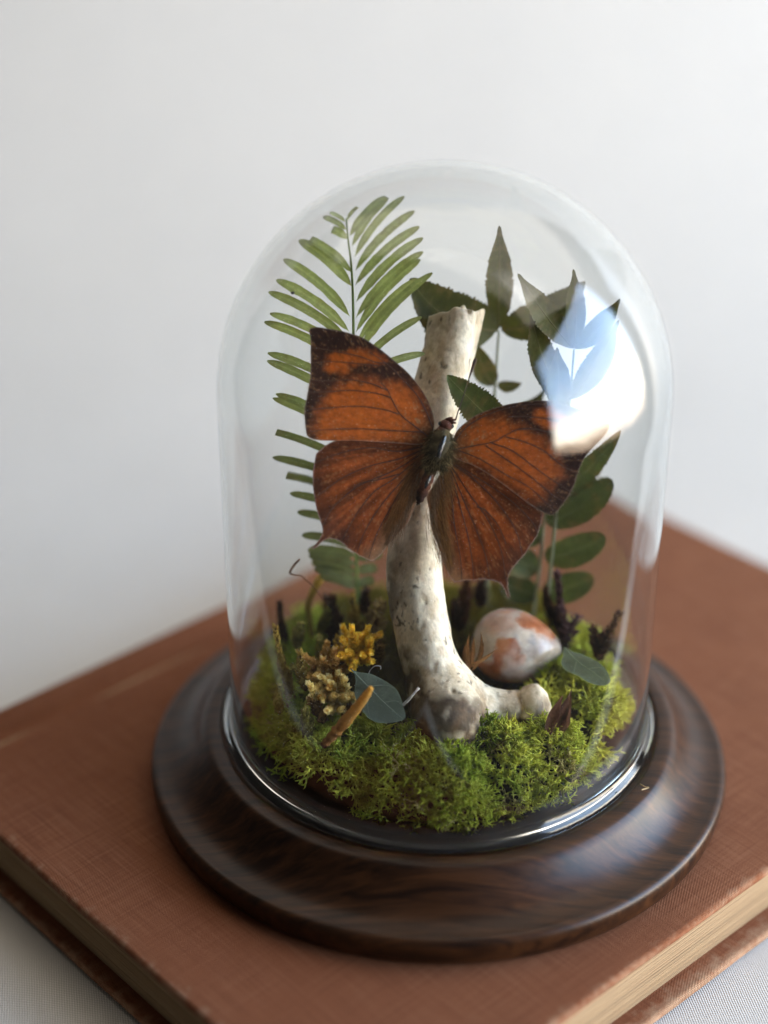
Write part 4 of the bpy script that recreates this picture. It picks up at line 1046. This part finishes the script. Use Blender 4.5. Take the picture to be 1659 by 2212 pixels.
# ---------------- two grey green leaves lying on the moss
def flat_leaf(label, pts, dep, stem, vein, c0, c1, seed, mat):
    """leaf lying on the moss, from its outline and the depth plane under each point"""
    pts = np.array(pts, float); uv, F = fill(pts, 5.0)
    yy = dep(uv); V = np.array([at(a, b, c) for (a, b), c in zip(uv, yy)])
    V = V+((.0012*(fbm(V, 120, 2, seed)-.5))[:, None]*FW)
    root = empty('single_leaf', V[V[:, 2].argmin()]); tag(root, label, 'leaf')
    c = lerp(c0, c1, np.clip(fbm(V, 250, 4, seed+1)*1.6-.3, 0, 1))
    e = pdist(densify(pts, 6), uv); c = lerp(c, np.array(c1)*1.5, sstep(4, .5, e)*.6)
    b = make('blade', V, F, mat, root, col=c)
    mb = MB()
    for v, r0 in vein:
        q = spline(np.array(v, float), 18); P = np.array([at(a, b_, c_-.0009) for (a, b_), c_ in zip(q, dep(q))])
        V2, F2 = tube(P, np.linspace(r0, r0*.4, 18), 5); mb.add(V2, F2, np.array(c1)*1.6)
    mb.build('vein_network', mat, b)
MGL = mat_leaf('dull_leaf', .2, .6, .35, 1500)
flat_leaf('flat grey green leaf leaning against the left foot of the bone', [(762, 1446), (774, 1450), (802, 1454), (829, 1467), (854, 1484), (865, 1503), (875, 1538), (872, 1553), (835, 1560), (802, 1553), (780, 1527), (767, 1497), (769, 1465)],
          lambda uv: np.interp(uv[:, 1], [1440, 1560], [-.0245, -.0345]), None, [([(758, 1442), (790, 1475), (830, 1515), (870, 1550)], .00022), ([(795, 1480), (835, 1478), (852, 1485)], .0001), ([(800, 1488), (795, 1520), (800, 1548)], .0001), ([(830, 1515), (855, 1512), (868, 1520)], .0001)], (.060, .078, .058), (.10, .12, .09), 310, MGL)
flat_leaf('small grey green leaf lying on moss to the right of the stone', [(1219, 1396), (1235, 1404), (1264, 1414), (1293, 1429), (1312, 1450), (1317, 1470), (1302, 1480), (1273, 1473), (1249, 1459), (1223, 1447), (1212, 1432), (1216, 1414)],
          lambda uv: np.interp(uv[:, 1], [1396, 1480], [-.0065, -.0200]), None, [([(1218, 1396), (1245, 1425), (1280, 1450), (1312, 1474)], .00018), ([(1245, 1425), (1240, 1445), (1235, 1452)], .00009), ([(1270, 1443), (1290, 1440), (1300, 1440)], .00009)], (.085, .10, .055), (.15, .17, .10), 320, MGL)

# ================================================================== DRIED FLOWERS, SHOOTS AND BITS
MDR = mat_attr('dried_plant', .75, trans=.42, spec=.2, sc=1500, amt=.3, bump=.3)
def scaly_shoot(name, label, cat, path, width, c0, c1, n=90, stemr=.0005, leaflen=1.0, open_=.55, seed=0, taper=True):
    """a shoot clothed in small pointed overlapping leaves; path = picture places with depth plane"""
    rg = np.random.default_rng(seed)
    P = np.array([at(a, b, c) for a, b, c in path]); Q = spline(P, n+1); root = empty(name, P[0]); tag(root, label, cat)
    V, F = tube(Q, np.linspace(stemr, stemr*.5, n+1), 6)
    make('stem', V, F, MDR, root, col=np.tile(np.array(c0)*.7, (len(V), 1)))
    mb = MB(); W = width/7900
    for i in range(n):
        t = i/n; p = Q[i]; d = Q[min(i+1, n)]-Q[max(i-1, 0)]; d /= np.linalg.norm(d)
        a = np.cross(d, [.3, -.8, .52]); a /= np.linalg.norm(a); b = np.cross(d, a)
        th = i*2.4+rg.normal(0, .25); o = math.cos(th)*a+math.sin(th)*b
        env = (.55+.45*math.sin(math.pi*min(1, t*1.25+.12))) if taper else 1.0
        ln = W*.95*env*leaflen*rg.uniform(.8, 1.25); dr = d*(1-open_*.6)+o*open_*(.8+.4*rg.random()); dr /= np.linalg.norm(dr)
        sd = np.cross(dr, o); sd /= np.linalg.norm(sd)+1e-9; up = np.cross(sd, dr); wd = ln*.28
        bp_ = p+o*stemr*.5
        v = [bp_-sd*wd*.5, bp_+sd*wd*.5, bp_+dr*ln*.45+sd*wd+up*ln*.06, bp_+dr*ln*.45-sd*wd+up*ln*.06, bp_+dr*ln+up*ln*.02*rg.normal()-o*ln*.10, bp_+dr*ln*.45-up*ln*.02]
        u = rg.random(); c = (np.array(c0)*(1-u)+np.array(c1)*u)*(.8+.4*t)
        mb.add(v, [(0, 1, 5), (0, 5, 3), (1, 2, 5), (5, 2, 4), (3, 5, 4)], c)
    mb.build('scale_leaves', MDR, root, smooth=False)
    return root
OC = ((.24, .15, .026), (.46, .33, .075)); YL = ((.70, .44, .020), (.92, .72, .12)); PY = ((.70, .55, .20), (.90, .80, .42)); BK = ((.030, .015, .008), (.085, .042, .020)); PU = ((.045, .022, .026), (.13, .07, .07)); OL = ((.20, .175, .035), (.38, .33, .085))
scaly_shoot('moss_shoot', 'braided ochre moss shoot with a reddish tip at far left of the flower bed', 'shoot', [(632, 1530, -.018), (622, 1470, -.016), (607, 1420, -.014), (596, 1355, -.012)], 26, *OC, n=130, seed=1, open_=.5)
scaly_shoot('bud_stalk', 'dark brown blurred bud on a stalk behind the braided moss shoot', 'bud', [(628, 1430, .012), (617, 1390, .012), (606, 1345, .012), (602, 1300, .012)], 30, *BK, n=120, seed=2, open_=.4)
scaly_shoot('moss_shoot', 'short olive moss bud standing above the pale flowers', 'shoot', [(697, 1450, -.008), (694, 1425, -.007), (692, 1400, -.006), (690, 1378, -.006)], 28, *OL, n=80, seed=3, open_=.5)
scaly_shoot('moss_shoot', 'ochre moss shoot rising behind the yellow flower near the bone', 'shoot', [(768, 1390, .006), (767, 1350, .006), (764, 1315, .006), (760, 1288, .006)], 28, *OC, n=90, seed=4, open_=.55)
scaly_shoot('moss_shoot', 'feathery brown moss shoot close to the left edge of the bone', 'shoot', [(800, 1400, .004), (808, 1360, .004), (815, 1325, .004), (822, 1300, .003)], 34, (.10, .062, .018), (.22, .15, .045), n=90, seed=5, open_=.9, leaflen=1.2)
scaly_shoot('moss_shoot', 'tiny pale moss tip left of the yellow flower', 'shoot', [(748, 1395, -.004), (745, 1375, -.004), (741, 1352, -.004)], 22, (.40, .36, .16), (.66, .60, .34), n=50, seed=6, open_=.5)
scaly_shoot('moss_shoot', 'olive moss shoot lying low among the brown litter at left', 'shoot', [(690, 1480, -.016), (665, 1470, -.016), (645, 1445, -.015), (636, 1440, -.015)], 26, *OL, n=90, seed=7, open_=.55)
scaly_shoot('moss_shoot', 'pale olive moss shoot at the foot of the orange stalk', 'shoot', [(664, 1600, -.032), (666, 1575, -.031), (664, 1550, -.030), (661, 1530, -.029)], 26, *OL, n=80, seed=8, open_=.55)
scaly_shoot('moss_shoot', 'stubby dull green moss shoot below the braided shoot', 'shoot', [(606, 1540, -.022), (604, 1510, -.021), (606, 1480, -.020)], 22, *OL, n=70, seed=9)
scaly_shoot('dark_sprig', 'dark brown feathery sprig behind the moss under the fern', 'sprig', [(728, 1400, .012), (722, 1360, .012), (716, 1325, .012), (712, 1290, .012)], 40, *BK, n=120, seed=10, open_=.9)
scaly_shoot('dark_sprig', 'purple brown dried heather spike behind the stone', 'sprig', [(1222, 1410, .008), (1216, 1360, .009), (1212, 1315, .010), (1205, 1238, .010)], 34, *PU, n=150, seed=11, open_=.42)
scaly_shoot('dark_sprig', 'short dark heather spike just left of the tall purple one', 'sprig', [(1203, 1370, .012), (1194, 1330, .013), (1184, 1300, .013), (1179, 1272, .013)], 28, *BK, n=90, seed=12, open_=.5)
scaly_shoot('dark_sprig', 'spiky brown dried sprig right of the stone, leaning to the glass', 'sprig', [(1292, 1425, -.002), (1300, 1395, -.001), (1318, 1360, .0), (1341, 1322, .001)], 30, (.055, .026, .014), (.14, .07, .03), n=90, seed=13, open_=.7)
scaly_shoot('dark_sprig', 'small side sprig forking left from the brown sprig by the glass', 'sprig', [(1296, 1412, -.001), (1292, 1390, -.001), (1286, 1372, -.001), (1281, 1355, -.001)], 26, (.055, .026, .014), (.12, .06, .03), n=60, seed=14, open_=.7)
scaly_shoot('dark_sprig', 'wiry purple twig with sparse needles beside the heather spike', 'sprig', [(1220, 1400, .006), (1228, 1370, .006), (1236, 1345, .006), (1250, 1328, .006)], 30, *PU, n=46, seed=15, open_=1.0)
scaly_shoot('dark_sprig', 'rust brown upright sprig behind the stone next to the bone', 'sprig', [(1000, 1350, .016), (1002, 1310, .017), (1006, 1280, .018), (1008, 1250, .018)], 34, (.075, .030, .014), (.16, .07, .03), n=110, seed=16, open_=.55)
scaly_shoot('dark_sprig', 'darkest brown sprig low between bone and stone', 'sprig', [(992, 1360, .010), (988, 1330, .010), (984, 1300, .010)], 30, *BK, n=80, seed=17, open_=.7)
scaly_shoot('dark_sprig', 'brown upright tuft at the back under the butterfly tail', 'sprig', [(1040, 1310, .024), (1038, 1280, .025), (1040, 1255, .025)], 30, *BK, n=70, seed=18, open_=.7)

def flower(label, c, size, cols, npet, seed, spread=1.0, up=(0, -.45, .85)):
    """a dried head of several leafy tips, each clothed in fine pointed scales"""
    rg = np.random.default_rng(seed); p = at(*c); root = empty('dried_flower', p-np.array([0, 0, .004])); tag(root, label, 'flower')
    up = np.array(up, float); up /= np.linalg.norm(up); a = np.cross(up, [1, .2, .1]); a /= np.linalg.norm(a); b = np.cross(up, a); S = size/7900
    V, F = tube(np.array([p-up*.0065, p-up*.002, p]), [.0005, .0007, .0012], 8); make('stem', V, F, MDR, root, col=np.tile(np.array(cols[0])*.6, (len(V), 1)))
    for i in range(npet):
        th = i*2.4+rg.normal(0, .3); e = (.25+.75*((i+.5)/npet)**.6)*spread
        d = up*(1.15-e*.75)+e*(math.cos(th)*a+math.sin(th)*b); d /= np.linalg.norm(d)
        ln = S*rg.uniform(.5, 1.25); cv = rg.normal(0, .28, 3)
        Q = spline(np.array([p, p+d*ln*.5+cv*ln*.4, p+d*ln+cv*ln*.2+up*ln*.12]), 26); mb = MB()
        for k in range(26):
            t = k/25; dd = Q[min(k+1, 25)]-Q[max(k-1, 0)]; dd /= np.linalg.norm(dd)+1e-9
            x = np.cross(dd, [.3, -.8, .52]); x /= np.linalg.norm(x); y = np.cross(dd, x)
            for m in range(4):
                an = k*2.4+m*1.57+rg.normal(0, .3); o = math.cos(an)*x+math.sin(an)*y
                l2 = S*.36*(1.05-.55*t)*rg.uniform(.7, 1.35); dr = dd*.75+o*.68; dr /= np.linalg.norm(dr); sd = np.cross(dr, o); sd /= np.linalg.norm(sd)+1e-9; wd = l2*.32
                q0 = Q[k]
                u = rg.random(); cc = (np.array(cols[0])*(1-u)+np.array(cols[1])*u)*(.75+.45*t)
                mb.add([q0-sd*wd*.5, q0+sd*wd*.5, q0+dr*l2*.5+sd*wd, q0+dr*l2*.5-sd*wd, q0+dr*l2-o*l2*.08], [(0, 1, 2), (0, 2, 3), (3, 2, 4)], cc)
        mb.build('leafy_tip', MDR, root, smooth=False)
    return root
flower('bright yellow dried flower with pointed petals left of the bone', (768, 1412, -.012), 62, YL, 18, 1)
flower('golden brown dried flower head below the yellow flower', (706, 1462, -.016), 66, ((.42, .23, .04), (.72, .50, .17)), 16, 2)
flower('pale cream yellow flower in front of the golden one', (728, 1500, -.022), 60, PY, 16, 3)
flower('small straw coloured floret at the tip of the cream flower', (690, 1502, -.023), 38, PY, 8, 4)
flower('small yellow side floret beside the bright yellow flower', (798, 1390, -.010), 30, ((.34, .27, .04), (.60, .48, .12)), 4, 5)

def stalk(name, label, cat, path, r, c0, c1, seed, sides=9, rough=.25):
    rg = np.random.default_rng(seed); P = np.array([(*at(a, b, c), w/7900) for a, b, c, w in path]); Q = spline(P, 36)
    V, F = tube(Q[:, :3], Q[:, 3]*(1+rough*rg.normal(0, .35, 36)), sides)
    V = V+((.0004*(fbm(V, 700, 3, seed)-.5))[:, None]*FW)
    tt = np.repeat(np.r_[0, np.linspace(0, 1, 36), 1], sides); c = lerp(c0, c1, tt)*(.7+.6*fbm(V, 900, 3, seed+3)[:, None])
    return tag(make(name, V, F, MDR, col=c, loc=Q[0, :3]), label, cat)
stalk('orange_stalk', 'blurred orange dried stalk leaning right in front of the grey green leaf', 'stalk', [(700, 1608, -.040, 9), (722, 1585, -.040, 11), (748, 1556, -.040, 12), (775, 1523, -.040, 11), (792, 1500, -.040, 9), (803, 1483, -.040, 5)], 0, (.22, .085, .028), (.62, .34, .06), 61)
stalk('yellow_stalk', 'tall bent yellow stalk at the back left under the fern', 'stalk', [(673, 1385, .016, 7), (668, 1340, .016, 7), (665, 1305, .016, 7), (676, 1275, .016, 8), (690, 1250, .016, 10), (697, 1240, .016, 5)], 0, (.17, .10, .018), (.62, .43, .08), 62)
stalk('curled_tendril', 'thin curled brown tendril above the flower bed at left', 'tendril', [(704, 1306, .002, 1.4), (698, 1293, .002, 1.3), (677, 1266, .002, 1.3), (660, 1250, .002, 1.3), (649, 1241, .002, 1.4), (636, 1240, .002, 1.6), (626, 1235, .002, 2.4), (634, 1220, .002, 2.8), (647, 1206, .002, 2.2)], 0, (.20, .085, .045), (.26, .14, .08), 63, 7, 0)
stalk('glue_thread', 'clear thread of glue stretched across the foot of the bone', 'glue', [(872, 1520, -.0325, 3.5), (884, 1508, -.0330, 3.0), (896, 1494, -.0330, 2.0), (905, 1484, -.0325, 3.4)], 0, (.6, .58, .55), (.75, .72, .70), 64, 7, 0)
stalk('glue_thread', 'tiny curl of clear glue above the grey green leaf', 'glue', [(796, 1458, -.024, .8), (800, 1446, -.024, .8), (810, 1437, -.024, .9), (822, 1437, -.024, 1.0), (823, 1443, -.024, .8)], 0, (.6, .58, .55), (.75, .72, .70), 65, 6, 0)
stalk('straw_fleck', 'bent straw fleck lying on the wooden rim at right', 'straw', [(1383, 1694, -.0385, 1.4), (1394, 1700, -.0395, 1.5), (1401, 1701, -.0398, 1.5), (1394, 1704, -.0405, 1.6), (1386, 1706, -.0415, 1.7)], 0, (.42, .30, .16), (.60, .48, .30), 66, 6, 0)
# brown husk beside the bone knob
def husk(label, pts, cols, seed, cat='husk'):
    root = empty('seed_husk', at(*pts[0][:3])); tag(root, label, cat)
    for i, (bx, by, yb, tx, ty, yt, w, bend) in enumerate([(p[0], p[1], p[2], p[3], p[4], p[5], p[6], p[7]) for p in pts]):
        leaf(at(bx, by, yb), at(tx, ty, yt), w/7900, prof_lance, root, MDR, cols[0], cols[1], bend=bend, cup=.5, arch=.05, nl=12, nw=4, name='bract', seed=seed+i)
husk('reddish brown papery husk leaning beside the bone knob', [(1182, 1590, -.0310, 1233, 1487, -.0290, 30, .05), (1180, 1592, -.0320, 1215, 1498, -.0310, 24, -.04), (1184, 1592, -.0300, 1226, 1515, -.0300, 24, .12)], ((.085, .036, .022), (.19, .09, .055)), 400)
husk('rust brown dried floret standing between bone and stone', [(1018, 1448, -.0130, 1038, 1362, -.0135, 11, .10), (1016, 1448, -.0130, 1014, 1364, -.0125, 11, -.06), (1020, 1430, -.0135, 1069, 1402, -.0160, 9, .06), (1017, 1440, -.0130, 1024, 1372, -.0140, 12, .0), (1015, 1444, -.0130, 1004, 1385, -.0125, 10, -.08), (1019, 1440, -.0130, 1045, 1385, -.0140, 9, .08)], ((.10, .040, .014), (.26, .12, .04)), 420, 'floret')

for i, (path, w, cols, op, lab) in enumerate([
    ([(662, 1490, -.020), (655, 1460, -.019), (652, 1430, -.018), (648, 1405, -.017)], 24, OC, .55, 'short golden moss shoot right beside the braided ochre one'),
    ([(735, 1450, -.010), (738, 1425, -.009), (733, 1400, -.008), (728, 1378, -.008)], 26, OC, .6, 'golden moss shoot between the olive bud and the yellow flower'),
    ([(812, 1440, -.012), (815, 1415, -.011), (822, 1392, -.010)], 24, ((.16, .09, .02), (.34, .22, .05)), .8, 'wispy brown shoot touching the bone above the grey green leaf'),
    ([(700, 1560, -.030), (694, 1540, -.029), (684, 1522, -.028), (672, 1512, -.028)], 24, ((.10, .055, .02), (.22, .13, .045)), .7, 'dark rusty shoot curling left under the cream flower'),
    ([(745, 1560, -.030), (752, 1540, -.029), (757, 1522, -.028)], 22, ((.09, .05, .02), (.20, .12, .045)), .7, 'dark rusty tuft behind the orange stalk'),
    ([(640, 1400, -.002), (645, 1370, -.001), (650, 1345, .0)], 26, OL, .6, 'dull olive shoot behind the golden shoots at left'),
    ([(690, 1370, .010), (700, 1340, .010), (705, 1318, .010)], 26, OL, .6, 'olive tuft at the foot of the bent yellow stalk'),
    ([(790, 1330, .012), (786, 1300, .012), (790, 1275, .012)], 26, BK, .7, 'dark tuft behind the bone below the fern tips')]):
    scaly_shoot('moss_shoot', lab, 'shoot', path, w, *cols, n=80, seed=40+i, open_=op)
